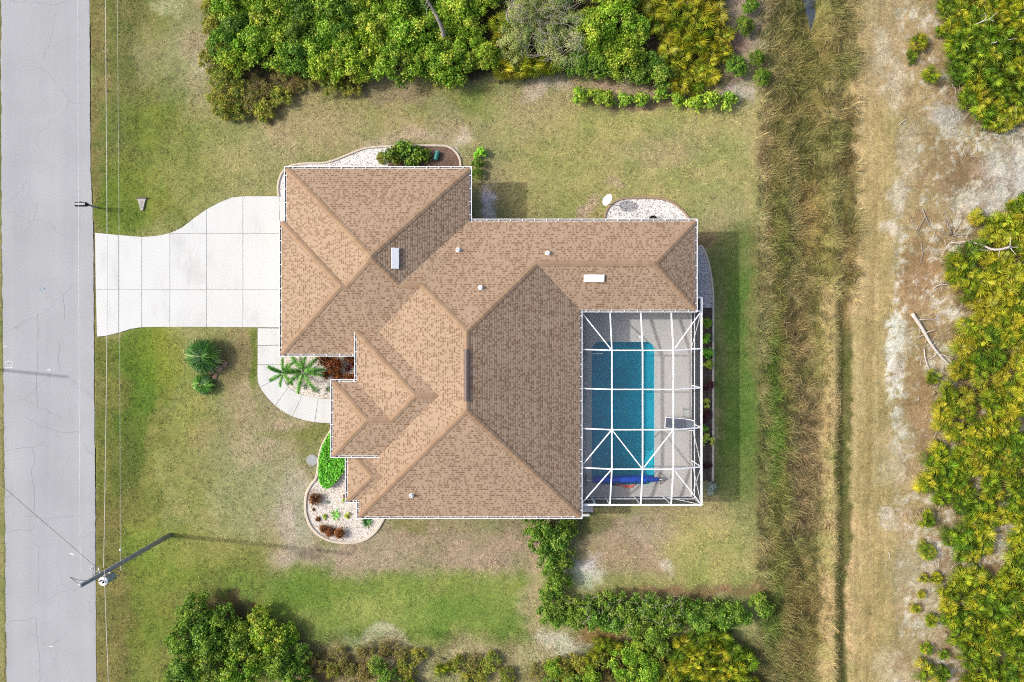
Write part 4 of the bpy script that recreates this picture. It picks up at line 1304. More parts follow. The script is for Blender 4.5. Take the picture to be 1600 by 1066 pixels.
def crown(seed, R, Hh, nl, n, ll, lw, P_, spread=0.75, lo=0.3, jitter=0.65, flat=1.0, lobe=(0.28, 0.5)):
    rng = np.random.default_rng(seed)
    a = rng.uniform(0, 6.283, nl); rr = np.sqrt(rng.uniform(0, 1, nl))*R*spread
    lz = Hh*(lo+(0.9-lo)*(1-(rr/(R*spread+1e-6))**1.6*0.75)*rng.uniform(0.75, 1.05, nl))
    lr = R*rng.uniform(lobe[0], lobe[1], nl)
    lx, ly = rr*np.cos(a), rr*np.sin(a)
    lc = rng.integers(0, len(P_), nl)
    k = rng.integers(0, nl, n)
    d = rng.normal(size=(n, 3)); d[:, 2] = np.abs(d[:, 2])*1.1-0.25; d /= np.linalg.norm(d, axis=1, keepdims=True)
    r = lr[k]*np.where(rng.uniform(size=n) < 0.25, rng.uniform(0.9, 1.7, n), rng.uniform(0.25, 1.1, n))
    c = np.stack([lx[k], ly[k], lz[k]], 1)+d*r[:, None]*np.array([1, 1, 0.7*flat])
    c[:, 2] = np.maximum(c[:, 2], 0.03)
    nn = d+rng.normal(size=(n, 3))*jitter*0.7+np.array([0, 0, 0.55]); nn /= np.linalg.norm(nn, axis=1, keepdims=True)
    t = rng.normal(size=(n, 3))+d*0.6
    V, F = leaf_quads(c, nn, t, ll*rng.uniform(0.7, 1.3, n), lw*rng.uniform(0.7, 1.3, n))
    ci = np.where(rng.uniform(size=n) < 0.6, lc[k], rng.integers(0, len(P_), n))
    C = np.repeat(P_[ci]*rng.uniform(0.7, 1.3, (n, 1)), 4, axis=0)
    return V, F, np.clip(C, 0.002, 0.6), np.stack([lx, ly, lz], 1)

def stem_mesh(lob, r=0.05, seed=0, mat=None, maxn=9):
    mb = MB(); rnd = random.Random(seed)
    top = float(np.mean(lob[:, 2]))*0.5
    mb.tube([(0, 0, -0.08), (0.02, 0.01, top*0.6), (0, 0.02, top)], [r*1.3, r, r*0.8], 7)
    for x, y, z in lob[:maxn]:
        mb.tube([(0, 0, top*rnd.uniform(0.5, 0.95)), (x*0.5+rnd.uniform(-.08, .08), y*0.5+rnd.uniform(-.08, .08), top+(z-top)*0.6), (x, y, z)], [r*0.6, r*0.4, r*0.15], 5)
    return raw_mesh('stem', mb.V, mb.F, mat or M['bark'])

def variant(k, mat='leaf', r=0.05, **kw):
    out = []
    for i in range(k):
        kk = dict(kw); kk['seed'] = kw['seed']*100+i
        V, F, C, lob = crown(**kk)
        out.append((raw_mesh('crown', V, F, M[mat], cols=C), stem_mesh(lob, r, i)))
    return out

GREEN = pal((104, 140, 28), (88, 122, 22), (126, 156, 40), (76, 106, 20), (150, 164, 52), (132, 142, 50))
DARKG = pal((72, 102, 26), (90, 118, 32), (58, 86, 22), (110, 132, 38))
OLIVE = pal((124, 132, 46), (142, 142, 54), (98, 116, 36), (124, 116, 50), (156, 154, 58))
BROWNO = pal((116, 112, 52), (138, 128, 70), (102, 106, 44), (124, 108, 66))
WISP = pal((150, 160, 92), (128, 144, 76), (176, 178, 116), (112, 132, 66))
HEDGE = pal((92, 128, 34), (112, 148, 42), (74, 108, 28), (134, 152, 62), (104, 132, 50))
SMALL = 1.1*pal((102, 138, 34), (126, 158, 44), (82, 118, 28), (144, 164, 52))
COVER = pal((78, 158, 36), (98, 176, 44), (62, 138, 28), (116, 184, 58))
CROTON = pal((112, 64, 28), (92, 52, 30), (138, 88, 36), (70, 44, 26))
TI = pal((62, 28, 32), (82, 38, 42), (44, 22, 26), (110, 60, 62))
LIME = pal((164, 184, 66), (186, 202, 86), (140, 166, 50))
LIMEG = pal((112, 172, 40), (130, 190, 52), (92, 148, 34))
SILVER = pal((158, 174, 156), (136, 156, 138), (182, 194, 176))
VAR = {
    'pepper': variant(7, r=0.09, seed=1, R=1.6, Hh=2.6, nl=40, n=5600, ll=0.19, lw=0.10, P_=GREEN*1.08, lobe=(0.13, 0.27), spread=0.92, jitter=1.0),
    'dark': variant(5, r=0.09, seed=2, R=1.55, Hh=2.7, nl=40, n=5600, ll=0.19, lw=0.09, P_=DARKG*1.15, lobe=(0.13, 0.27), spread=0.92, jitter=1.0),
    'olive': variant(4, r=0.04, seed=3, R=0.85, Hh=0.9, nl=22, n=1500, ll=0.22, lw=0.045, P_=OLIVE, lobe=(0.14, 0.3), spread=0.9, jitter=1.1),
    'brown': variant(3, r=0.04, seed=4, R=0.85, Hh=0.7, nl=22, n=1300, ll=0.24, lw=0.035, P_=BROWNO, lobe=(0.14, 0.3), spread=0.9, jitter=1.1),
    'wispy': variant(3, r=0.07, seed=5, R=1.4, Hh=2.4, nl=24, n=5200, ll=0.15, lw=0.04, P_=WISP, lobe=(0.18, 0.34), spread=0.9),
    'hedge': variant(5, r=0.05, seed=6, R=0.9, Hh=1.4, nl=26, n=2400, ll=0.16, lw=0.06, P_=HEDGE*0.88, lobe=(0.15, 0.3), spread=0.85, jitter=1.1),
    'small': variant(4, r=0.03, seed=7, R=0.5, Hh=0.6, nl=9, n=620, ll=0.15, lw=0.07, P_=SMALL, lobe=(0.3, 0.45)),
    'grape': variant(2, r=0.05, seed=8, R=1.0, Hh=1.5, nl=14, n=900, ll=0.23, lw=0.20, P_=DARKG*1.1, lobe=(0.28, 0.42)),
    'croton': variant(3, 'leaf_plain', r=0.02, seed=9, R=0.42, Hh=0.5, nl=9, n=700, ll=0.15, lw=0.04, P_=CROTON*1.1, lobe=(0.4, 0.6), spread=0.55),
    'ti': variant(3, 'leaf_plain', r=0.02, seed=10, R=0.42, Hh=0.5, nl=6, n=170, ll=0.28, lw=0.06, P_=TI),
    'lime': variant(2, 'leaf_plain', r=0.02, seed=11, R=0.42, Hh=0.5, nl=6, n=160, ll=0.2, lw=0.15, P_=LIME),
    'limeg': variant(2, 'leaf_plain', r=0.02, seed=12, R=0.45, Hh=0.6, nl=7, n=200, ll=0.2, lw=0.15, P_=LIMEG),
    'silver': variant(1, 'leaf_plain', r=0.02, seed=13, R=0.5, Hh=0.5, nl=8, n=420, ll=0.2, lw=0.03, P_=SILVER),
}

def fan_mesh(rng, base, az, el, pet, rad, colr, nleaf=13, half=100, V=None, F=None, C=None, droop=0.25, wid=0.05):
    d = np.array([math.cos(az)*math.cos(el), math.sin(az)*math.cos(el), math.sin(el)])
    s_ = np.array([-math.sin(az), math.cos(az), 0.0])
    up = np.cross(d, s_)
    p0 = np.array(base); p1 = p0+d*pet
    def tri(a, b, c, col):
        n = len(V); V.extend([a, b, c]); F.append((n, n+1, n+2)); C.extend([col]*3)
    w = np.array(s_)*0.015
    tri(p0-w, p0+w, p1, colr*0.8)
    # blade bends from the stalk towards level
    e2 = el-rng.uniform(0.3, 0.9)
    d2 = np.array([math.cos(az)*math.cos(e2), math.sin(az)*math.cos(e2), math.sin(e2)])
    for k in range(nleaf):
        t = math.radians(-half+2*half*k/(nleaf-1)+rng.uniform(-4, 4))
        dd = d2*math.cos(t)+s_*math.sin(t)
        l = rad*(0.78+0.22*math.cos(t*0.7))*rng.uniform(0.85, 1.1)
        side = np.cross(dd, [0, 0, 1.0]); side /= np.linalg.norm(side)+1e-9
        mid = p1+dd*l*0.5+np.array([0, 0, 0.02]); tip = p1+dd*l+np.array([0, 0, -droop*l*rng.uniform(0.4, 1.3)])
        ww = side*wid*rng.uniform(0.7, 1.1)
        cc = colr*rng.uniform(0.72, 1.25)
        n = len(V)
        V.extend([p1, mid-ww*0.5, tip, mid+ww*0.5]); F.append((n, n+1, n+2)); F.append((n, n+2, n+3)); C.extend([cc]*4)

def palmetto_mesh(seed, P_, nf, hgt, rad, pet):
    rng = np.random.default_rng(seed)
    V, F, C = [], [], []
    for k in range(nf):
        az = k*2.4+rng.uniform(-.6, .6); el = rng.uniform(0.15, 1.35)
        fan_mesh(rng, (rng.uniform(-.12, .12), rng.uniform(-.12, .12), hgt*rng.uniform(0.3, 0.9)), az, el, pet*rng.uniform(0.6, 1.2), rad*rng.uniform(0.7, 1.25), P_[rng.integers(0, len(P_))]*rng.uniform(0.75, 1.2), nleaf=13, half=rng.uniform(55, 95), wid=0.034, V=V, F=F, C=C)
    for k in range(rng.integers(1, 4)):
        fan_mesh(rng, (0, 0, hgt*0.2), rng.uniform(0, 6.28), rng.uniform(-.1, .3), pet, rad*0.9, pal((206, 190, 160))[0]*0.55, nleaf=9, half=45, wid=0.03, V=V, F=F, C=C)
    for k in range(5):
        fan_mesh(rng, (rng.uniform(-.06, .06), rng.uniform(-.06, .06), hgt*0.7), rng.uniform(0, 6.28), rng.uniform(0.9, 1.5), pet*0.25, rad*0.85, P_[rng.integers(0, len(P_))], nleaf=11, half=80, wid=0.034, V=V, F=F, C=C)
    me = raw_mesh('crown', np.array(V), np.array(F), M['leaf'], cols=np.clip(np.array(C), 0.002, 0.6))
    mb = MB(); mb.tube([(0, 0, -0.05), (0.05, 0, hgt*0.4), (0.02, 0.03, hgt)], [0.09, 0.08, 0.06], 7)
    return me, raw_mesh('stem', mb.V, mb.F, M['bark'])
PG = pal((118, 134, 28), (94, 116, 22), (146, 150, 34), (128, 142, 36), (78, 100, 20), (166, 156, 44))
PY = pal((156, 150, 34), (134, 140, 30), (176, 162, 44), (104, 122, 26), (190, 170, 56), (86, 106, 22))
PYY = pal((190, 166, 48), (170, 156, 42), (146, 144, 36), (112, 128, 28), (198, 178, 70))
PGG = pal((82, 108, 24), (98, 124, 28), (68, 92, 20), (122, 138, 34))
PALM = {'green': [palmetto_mesh(10+i, PGG*1.35, 17, 0.6, 0.58, 0.45) for i in range(4)], 'yellow green': [palmetto_mesh(30+i, PG*1.5, 17, 0.6, 0.58, 0.45) for i in range(6)],
        'yellowish': [palmetto_mesh(50+i, PY*1.5, 17, 0.6, 0.58, 0.45) for i in range(6)], 'golden': [palmetto_mesh(70+i, PYY*1.45, 17, 0.55, 0.58, 0.43) for i in range(4)]}

RND = random.Random(11)
def plant(name, var, px, py, sc_=1.0, label=None, cat='shrub', group=None, hz=0.0, sq=None, part='crown', stem='stem', stretch=None):
    """put a plant whose crown middle shows at photo pixel px,py; hz is the height of that middle"""
    x, y, _ = P(px, py, hz)
    root = empty(name, (x, y, zat(px, py)), label, cat, group)
    root.rotation_euler = (0, 0, RND.uniform(0, 6.28) if stretch is None else stretch[2])
    root.scale = (sc_*(stretch[0] if stretch else 1), sc_*(stretch[1] if stretch else 1), sc_*RND.uniform(0.9, 1.1)*(sq or 1))
    c, s_ = var
    for nm, me in ((part, c), (stem, s_)):
        o = bpy.data.objects.new(nm, me); o.parent = root; LINK(o)
    return root

ORD = 'first second third fourth fifth sixth seventh eighth ninth tenth eleventh twelfth thirteenth fourteenth fifteenth sixteenth seventeenth eighteenth nineteenth twentieth'.split()
ORD += ['twenty-'+w for w in ORD[:9]]+['thirtieth']+['thirty-'+w for w in ORD[:9]]+['fortieth']+['forty-'+w for w in ORD[:9]]
def poisson(poly, d, seed, keep=None, tries=9000):
    rnd = random.Random(seed); pts = []
    xs, ys = [p[0] for p in poly], [p[1] for p in poly]
    for _ in range(tries):
        x, y = rnd.uniform(min(xs), max(xs)), rnd.uniform(min(ys), max(ys))
        if not inpoly(np.array([x]), np.array([y]), poly)[0]: continue
        dd = d(x, y) if callable(d) else d
        if all((x-a)**2+(y-b)**2 > dd*dd for a, b in pts): pts.append((x, y))
    return pts
def name_all(items, fmt):
    """items: (root, bucket words, sort key); gives each its place in its bucket"""
    b = {}
    for r, w, k in items: b.setdefault(w, []).append((k, r))
    for w, l in b.items():
        l.sort(key=lambda t: t[0])
        for i, (k, r) in enumerate(l):
            r["label"] = fmt(w, ORD[i], len(l))

# --- palmetto thicket east of the sand track
THK = [(1468,-20),(1478,20),(1483,62),(1494,104),(1506,135),(1512,168),(1520,190),(1560,196),(1625,170),(1625,300),(1575,312),(1560,330),(1548,365),(1500,395),(1484,425),(1492,455),(1508,485),(1514,520),(1500,545),(1488,585),
       (1478,615),(1468,635),(1462,655),(1472,668),(1482,690),(1458,712),(1450,735),(1438,752),(1444,772),(1468,778),(1500,790),(1512,815),(1500,850),(1508,885),(1506,905),(1476,925),(1468,945),(1486,975),(1500,1000),(1510,1030),(1516,1090),(1625,1090),(1625,-20)]
def thicket_east():
    band = [(-99, 75, 'at the thicket north end'), (75, 210, 'north of the bare white sand gap'), (210, 420, 'around the pale dead tree'), (420, 480, 'just north of the long white log'), (480, 600, 'beside the long white log'),
            (600, 700, 'just south of the long white log'), (700, 800, 'level with the pool cage end'), (800, 900, 'level with the dense hedge corner'), (900, 1000, 'level with the hedge row'), (1000, 1200, 'at the thicket south end')]
    items = []
    pts = poisson(THK, 20.0, 4, tries=16000)
    rnd = random.Random(8)
    for x, y in pts:
        if x > 1478 and fbm(np.array([x]), np.array([y]), 34, 17, 3)[0] > 0.70: continue
        v = fbm(np.array([x]), np.array([y]), 60, 91, 3)[0]+rnd.uniform(-.16, .16)
        t = 'green' if v < 0.32 else 'yellow green' if v < 0.50 else 'yellowish' if v < 0.66 else 'golden'
        r = plant('saw_palmetto', rnd.choice(PALM[t]), x, y, rnd.uniform(0.8, 1.12), None, 'palmetto', 'saw palmettos in the thicket beyond the sand track', hz=0.5)
        bw = next(w for a, b, w in band if a <= y < b)
        left = min((p[0] for p in THK if abs(p[1]-y) < 40), default=1470)
        ed = 'sand side' if x < left+32 else 'far side' if x > 1570 else 'middle'
        items.append((r, (t, bw, ed), y))
    name_all(items, lambda w, o, n: f"{w[0]} saw palmetto {w[1]}, {w[2]}" + (f", {o} from north" if n > 1 else ""))
    solo = [(1437,66,0.75,'yellow green','round yellow green palmetto standing alone in the sand, upper of a pair'),(1424,88,0.55,'green','small green palmetto hugging the bigger lone palmetto'),(1450,118,0.75,'yellow green','lone palmetto clump on the sand below the upper pair'),(1470,48,0.5,'green','little green palmetto between lone clump and thicket top'),
            (1487,68,0.4,'green','tiny green palmetto beside the thicket scree'),(1456,590,0.6,'yellow green','small palmetto beside the lower end of the long white log'),(1526,340,0.75,'golden','golden palmetto beside the pale dead tree'),(1550,350,0.6,'green','green palmetto between the golden one and the thicket'),
            (1449,862,0.75,'yellowish','yellowish palmetto at the sand edge level with the hedge corner'),(1485,838,0.75,'green','green palmetto at the sand edge east of the yellowish one'),(1501,868,0.7,'green','deep green palmetto tucked in front of the thicket'),(1446,810,0.75,'yellow green','palmetto at the sand edge just above the yellowish one'),
            (1445,905,0.45,'yellowish','small dry palmetto on the sand, west of a twin'),(1464,905,0.5,'yellowish','small dry palmetto on the sand, east of its twin'),(1441,930,0.4,'golden','tiny golden palmetto on the grey sand'),(1432,952,0.45,'yellowish','low palmetto edging the track on grey sand'),(1454,968,0.6,'yellow green','palmetto tuft south of the tiny golden one'),
            (1446,1048,0.9,'yellow green','large palmetto clump at the track edge near the bottom'),(1470,1054,0.75,'green','green palmetto beside the large bottom clump'),(1448,1015,0.5,'yellow green','small palmetto just above the large bottom clump'),(1475,1024,0.5,'green','dark little palmetto on sand above the bottom clump')]
    for x, y, k, t, lb in solo: plant('saw_palmetto', rnd.choice(PALM[t]), x, y, k*1.05, lb, 'palmetto', 'palmettos standing alone on the sand', hz=0.35)
thicket_east()

# --- north thicket
def thicket_north():
    rnd = random.Random(21)
    poly = [(352,-25),(1135,-25),(1135,60),(1050,70),(1000,92),(920,92),(870,60),(790,75),(740,98),(690,104),(640,98),(560,108),(500,100),(440,84),(400,72),(360,100),(345,60)]
    items = []
    for x, y in poisson(poly, 28, 5):
        sec = 'west of the dead trunk' if x < 660 else 'east of the dead trunk' if x < 780 else 'east of the pale bush' if x < 1000 else ''
        row = 'front row' if y > 62 else 'back row' if y < 12 else 'middle row'
        if 795 < x < 905 and y < 72:
            r = plant('wax_myrtle', rnd.choice(VAR['wispy']), x, y, rnd.uniform(0.72, 0.9), None, 'shrub', 'north thicket', hz=1.4)
            items.append((r, ('pale wispy grey green bush', 'above the lawn', row), x)); continue
        if x >= 1000: continue
        if 760 < x < 800: continue
        v = rnd.choice(VAR['dark'] if (x < 400 and rnd.random() < 0.4) or rnd.random() < 0.18 else VAR['pepper'])
        r = plant('broadleaf_shrub', v, x, y, rnd.uniform(0.62, 0.86), None, 'shrub', 'north thicket', hz=1.4)
        items.append((r, ('bushy green shrub', sec, row), x))
    name_all(items, lambda w, o, n: f"{w[0]} {w[1]}, {w[2]} of north thicket, {o} from west")
    # low olive scrub along its west and south edge
    lows = [(336,12,'olive'),(334,40,'olive'),(338,66,'olive'),(330,95,'olive'),(340,122,'olive'),(336,150,'olive'),(352,168,'olive'),(372,172,'olive'),(392,160,'brown'),(412,170,'olive'),(418,140,'brown'),(438,152,'olive'),(452,128,'brown'),(472,128,'brown'),(440,112,'brown'),(470,108,'olive'),(398,130,'brown'),(372,140,'olive'),(355,118,'olive'),
            (492,122,'brown'),(520,134,'olive'),(548,138,'olive'),(690,122,'brown'),(715,124,'olive'),(360,90,'olive')]
    items = []
    for x, y, k in lows:
        r = plant('scrub_bush', rnd.choice(VAR[k]), x, y, rnd.uniform(0.75, 1.0), None, 'bush', 'low scrub round the north thicket', hz=0.4)
        items.append((r, ('olive leafy' if k == 'olive' else 'brownish dry', 'at the north thicket west tip' if x < 360 else 'in front of the north thicket'), x))
    name_all(items, lambda w, o, n: f"low {w[0]} scrub bush {w[1]}, {o} from west")
    pm = [p for p in poisson([(1005,-20),(1122,-20),(1136,20),(1138,60),(1128,92),(1118,128),(1092,138),(1058,130),(1048,96),(1040,60),(1010,30)], 20, 7)]
    items = []
    for x, y in pm:
        t = rnd.choice(['yellowish', 'golden', 'golden', 'yellow green'])
        r = plant('saw_palmetto', rnd.choice(PALM[t]), x, y, rnd.uniform(0.85, 1.15), None, 'palmetto', 'yellow palmettos at the east end of the north thicket', hz=0.9)
        items.append((r, (t, 'upper' if y < 50 else 'lower'), x))
    name_all(items, lambda w, o, n: f"{w[0]} palmetto in the {w[1]} part of the yellow end, {o} from west")
    for i, (x, y, t) in enumerate([(784,62,'golden'),(798,88,'yellowish'),(812,106,'golden'),(786,108,'yellowish'),(830,104,'yellow green'),(780,40,'yellow green'),(858,102,'yellow green')]):
        plant('saw_palmetto', rnd.choice(PALM[t]), x, y, 1.05, f"{t} palmetto at the lawn's edge below the pale wispy bush, {ORD[i]} of seven", 'palmetto', 'palmettos below the wispy bush', hz=0.7)
    for i, (x, y) in enumerate([(905,98),(930,104),(955,98),(978,108),(1000,112),(1020,100),(1036,118)]):
        plant('broadleaf_shrub', rnd.choice(VAR['hedge']), x, y, 1.0, f"small green shrub edging the lawn above the planted row, {ORD[i]} from west", 'shrub', 'shrub edge above the planted row', hz=0.8)
    for i, (x, y, k) in enumerate([(1150,105,0.9),(1162,42,0.8),(1182,92,0.7),(1190,120,0.7),(1172,10,0.7)]):
        plant('scrub_bush', VAR['dark'][i % 4], x, y, k*0.5, f"dark green scrub bush near the ditch beside the yellow palmettos, {ORD[i]} of five", 'bush', 'scrub beside the ditch', hz=0.4)
thicket_north()

# --- planted row of small shrubs on the north lawn
for i, (x, y, k) in enumerate([(903,151,1.05),(928,152,0.95),(949,154.5,0.92),(976,152,0.9),(1004,157.5,0.95),(1031,152,0.85),(1058,155,0.9),(1082,159,1.05),(1111,160,1.15),(1138,163,1.05)]):
    plant('small_shrub', VAR['small'][i % 4], x, y, k*1.32, f"small round green shrub in the planted row of ten, {ORD[i]} from west", 'shrub', 'planted row of ten shrubs', hz=0.3)

# --- south side: hedge column, hedge row, corner bushes, scrub
def south():
    rnd = random.Random(31)
    items = []
    for x, y, k in [(838,824,0.85),(862,822,0.9),(884,826,0.75),(846,846,0.85),(872,848,0.9),(856,868,0.8),(880,872,0.75),(866,890,0.75),(872,912,0.75),(858,930,0.7),(870,946,0.75),(856,960,0.7),(872,966,0.65)]:
        r = plant('hedge_shrub', rnd.choice(VAR['hedge']), x, y, k*1.22, None, 'hedge shrub', 'hedge running south from the house', hz=0.7)
        items.append((r, ('dense green', 'in the hedge running south from the house'), y))
    for x, y, k in [(892,950,0.7),(905,966,0.8),(918,946,0.75),(934,962,0.85),(948,940,0.75),(960,966,0.85),(976,946,0.85),(992,970,0.9),(1006,946,0.85),(1022,978,0.9),(1034,952,0.85),(1050,970,0.8),(1062,948,0.75),(1082,952,0.85),(1096,968,0.8),(1110,950,0.8),(1128,962,0.8),(1146,958,0.75),(1162,966,0.6),(1018,994,0.7),(1186,940,0.6),(1196,952,0.55)]:
        r = plant('hedge_shrub', rnd.choice(VAR['hedge'][:3]), x, y, k*1.25, None, 'hedge shrub', 'east to west hedge row', hz=0.6)
        items.append((r, ('twiggy green', 'in the long hedge row'), x))
    name_all(items, lambda w, o, n: f"{w[0]} shrub {w[1]}, {o} {'from the house' if 'running' in w[1] else 'from west'}")
    items = []
    for x, y, k, v in [(300,962,0.8,'dark'),(284,1002,0.75,'dark'),(322,1000,0.85,'dark'),(292,1044,0.8,'olive2'),(330,1040,0.9,'dark'),(366,1006,0.75,'dark'),(372,1046,0.85,'pepper'),(412,1000,0.75,'pepper'),(430,1040,0.75,'dark'),(402,976,0.55,'pepper'),(440,1000,0.5,'pepper'),(340,972,0.6,'dark'),(452,1060,0.6,'dark'),(270,1070,0.6,'dark')]:
        r = plant('broadleaf_shrub', rnd.choice(VAR['dark' if v == 'olive2' else v]), x, y, k, None, 'shrub', 'corner bushes by the utility pole', hz=1.5)
        items.append((r, ('dark' if v != 'pepper' else 'brighter'), x))
    name_all(items, lambda w, o, n: f"{w} green bush in the south west corner clump near the utility pole, {o} from west")
    items = []
    for x, y in poisson([(470,1020),(560,1014),(640,1018),(700,1020),(740,1030),(830,1045),(930,1020),(960,1010),(1040,1004),(1050,1090),(470,1090)], 23, 9):
        t = fbm(np.array([x]), np.array([y]), 50, 55, 3)[0]+rnd.uniform(-.15, .15)
        if 610 < x < 850 and t > 0.45: continue
        k = 'brown' if t < 0.28 else 'olive' if t < 0.46 else 'hedge'
        r = plant('scrub_bush', rnd.choice(VAR[k]), x, y, rnd.uniform(0.6, 0.9), None, 'bush', 'scrub along the south edge', hz=0.4)
        items.append((r, {'brown': 'brownish dry', 'olive': 'olive', 'hedge': 'green'}[k], x))
    name_all(items, lambda w, o, n: f"{w} scrub bush along the bottom edge, {o} of its kind from west")
    for i, (x, y, k) in enumerate([(975,1040,0.62),(1010,1050,0.6),(1000,1022,0.5),(868,1046,0.42),(925,1058,0.45)]):
        plant('broadleaf_shrub', rnd.choice(VAR['pepper']), x, y, k, f"light green leafy bush at the bottom edge below the hedge row, {ORD[i]} of five", 'shrub', 'light green bushes below the hedge row', hz=0.9)
    items = []
    for x, y in poisson([(1062,1004),(1080,992),(1100,984),(1130,994),(1152,1008),(1166,1030),(1176,1080),(1040,1080),(1052,1040)], 19, 12):
        t = rnd.choice(['yellow green', 'yellow green', 'yellowish', 'green'])
        r = plant('saw_palmetto', rnd.choice(PALM[t]), x, y, rnd.uniform(0.8, 1.05), None, 'palmetto', 'palmettos below the hedge row', hz=0.6)
        items.append((r, t, x))
    name_all(items, lambda w, o, n: f"{w} palmetto in the clump below the hedge row, {o} from west")
    for i, (x, y, t) in enumerate([(938,1010,'yellow green'),(924,1030,'yellow green'),(960,1012,'yellow green'),(890,1060,'yellow green'),(640,1070,'yellow green'),(690,1045,'yellow green')]):
        plant('saw_palmetto', rnd.choice(PALM[t]), x, y, 0.7, f"single yellow green palmetto in the bottom scrub, {ORD[i]} of six", 'palmetto', 'single palmettos in the bottom scrub', hz=0.5)
south()

# --- beds round the house
rb = random.Random(41)
for i, (x, y, k, lb) in enumerate([(612,238,0.72,'western'),(632,232,0.78,'middle'),(654,238,0.8,'eastern'),(642,248,0.6,'southern')]):
    plant('sea_grape', VAR['grape'][i % 2], x, y, k*0.85, f"{lb} bush of the big round leaved cluster in the north bed", 'shrub', 'round leaved cluster in the north bed', hz=0.8)
plant('scrub_bush', VAR['olive'][1], 597, 246, 0.5, 'yellow green fringe bush at the west side of the round leaved cluster', 'bush', hz=0.3)
plant('small_shrub', VAR['limeg'][0], 750, 240, 0.95, 'upper bright green shrub standing off the garage corner', 'shrub', 'shrubs off the garage corner', hz=0.6)
plant('small_shrub', VAR['hedge'][1], 746, 256, 0.5, 'middle green shrub standing off the garage corner', 'shrub', 'shrubs off the garage corner', hz=0.6)
plant('small_shrub', VAR['hedge'][2], 745, 270, 0.48, 'lower dark green shrub standing off the garage corner', 'shrub', 'shrubs off the garage corner', hz=0.6)
strip = [(1105,530,'limeg',0.9,'bright green shrub at the north end of the strip beside the pool cage'),(1105,548,'limeg',1.0,'fuller bright green shrub, second in the strip beside the pool cage'),(1106,570,'lime',0.85,'pale lime plant next to the bright green shrubs beside the pool cage'),
         (1105,602,'ti',0.95,'dark purple plant between two lime plants, northernmost in the cage strip'),(1104,631,'lime',0.75,'pale lime plant in the middle of the cage strip'),(1106,652,'ti',1.05,'dark purple plant beside the chaise lounge end of the cage strip'),(1101,672,'limeg',0.7,'green leafy plant below the middle purple plant'),
         (1108,688,'lime',1.0,'broad yellow lime plant near the south of the cage strip'),(1098,690,'limeg',0.6,'green plant squeezed against the cage beside the broad lime one'),(1105,726,'ti',0.8,'southernmost dark purple plant in the cage strip'),(1110,764,'silver',0.95,'silvery grey plant at the south end of the cage strip'),(1102,505,'small',0.8,'shaded dark green plant under the cage corner')]
for x, y, v, k, lb in strip: plant('strip_plant', rb.choice(VAR[v]), x, y, k, lb, 'plant', 'plants beside the pool cage', hz=0.25)
beds = [(492,780,'croton',1.1,'large bronze croton at the west side of the round front bed'),(505,826,'croton',0.78,'western bronze croton of the three at the bed bottom'),(515,831,'croton',0.9,'middle bronze croton of the three at the bed bottom'),(531,833,'croton',0.98,'eastern bronze croton of the three at the bed bottom'),
        (511,786,'silver',0.35,'tiny grey green plant east of the large bronze croton'),(496,812,'croton',0.45,'tiny brown plant at the lower west of the round front bed'),(489,797,'croton',0.3,'tiniest brown sprig below the large bronze croton'),(507,809,'lime',0.45,'small pale green plant west of the spiky one'),(543,806,'lime',0.5,'round pale green plant east of the spiky one'),(538,783,'lime',0.4,'small pale plant under the eave corner'),(538,776,'croton',0.35,'small brown plant under the eave corner'),
        (507,562,'croton',1.19,'western brown shrub in the entry bed by the garage'),(522,571,'croton',1.61,'largest brown shrub in the entry bed'),(527,588,'croton',0.98,'brown shrub in front of the largest in the entry bed'),(546,592,'croton',1.05,'brown shrub at the porch corner of the entry bed'),(508,586,'croton',0.7,'small brown shrub beside the bigger palm'),(545,570,'ti',1.0,'dark purple shrub deep in the entry bed shade'),(550,558,'croton',1.12,'brown shrub in the innermost entry bed corner')]
for x, y, v, k, lb in beds: plant('bed_plant', rb.choice(VAR[v]), x, y, k*1.0, lb, 'plant', 'bed plants', hz=0.2)

def rosette(name, px, py, n, l, w, pal_, label, el=(0.2, 1.1), cat='plant', hz=0.15, per=False):
    """a rosette of strap leaves"""
    rng = np.random.default_rng(int(px*7+py)); x, y, _ = P(px, py, hz)
    root = empty(name, (x, y, zat(px, py)), label, cat)
    V, F, C = [], [], []
    for k in range(n):
        az = k*2.39996; e = el[1]-(el[1]-el[0])*(k/n)**0.7
        ll = l*rng.uniform(0.8, 1.15); d = np.array([math.cos(az), math.sin(az), 0]); s_ = np.array([-math.sin(az), math.cos(az), 0])
        cc = pal_[rng.integers(0, len(pal_))]*rng.uniform(0.8, 1.2)
        n0 = len(V)
        for t, wf in ((0, 0.5), (0.35, 1.0), (0.75, 0.7), (1.0, 0.05)):
            p = d*ll*t*math.cos(e)+np.array([0, 0, 0.05+ll*(t*math.sin(e)-0.25*t*t)])
            V += [p-s_*w*wf/2, p+s_*w*wf/2]; C += [cc, cc]
        for q in range(3): F.append((n0+2*q, n0+2*q+1, n0+2*q+3, n0+2*q+2))
    mk('leaves', np.array(V), np.array(F), M['leaf_plain'], root, cols=np.clip(np.array(C), 0.002, .6), local=True)
    return root
AG = pal((98, 116, 84), (82, 102, 72), (120, 134, 104))
SPK = pal((96, 160, 50), (74, 138, 40), (120, 178, 66))
rosette('agave', 476, 604, 16, 0.26, 0.07, AG, 'western small agave in the gravel below the bed palms')
rosette('agave', 493, 609, 18, 0.34, 0.08, AG, 'middle and largest small agave in the gravel below the bed palms')
rosette('agave', 512, 608.5, 16, 0.28, 0.07, AG, 'eastern small agave in the gravel near the porch')
rosette('spiky_plant', 524, 805, 22, 0.5, 0.07, SPK, 'bright green spiky plant in the middle of the round front bed', (0.1, 0.9))
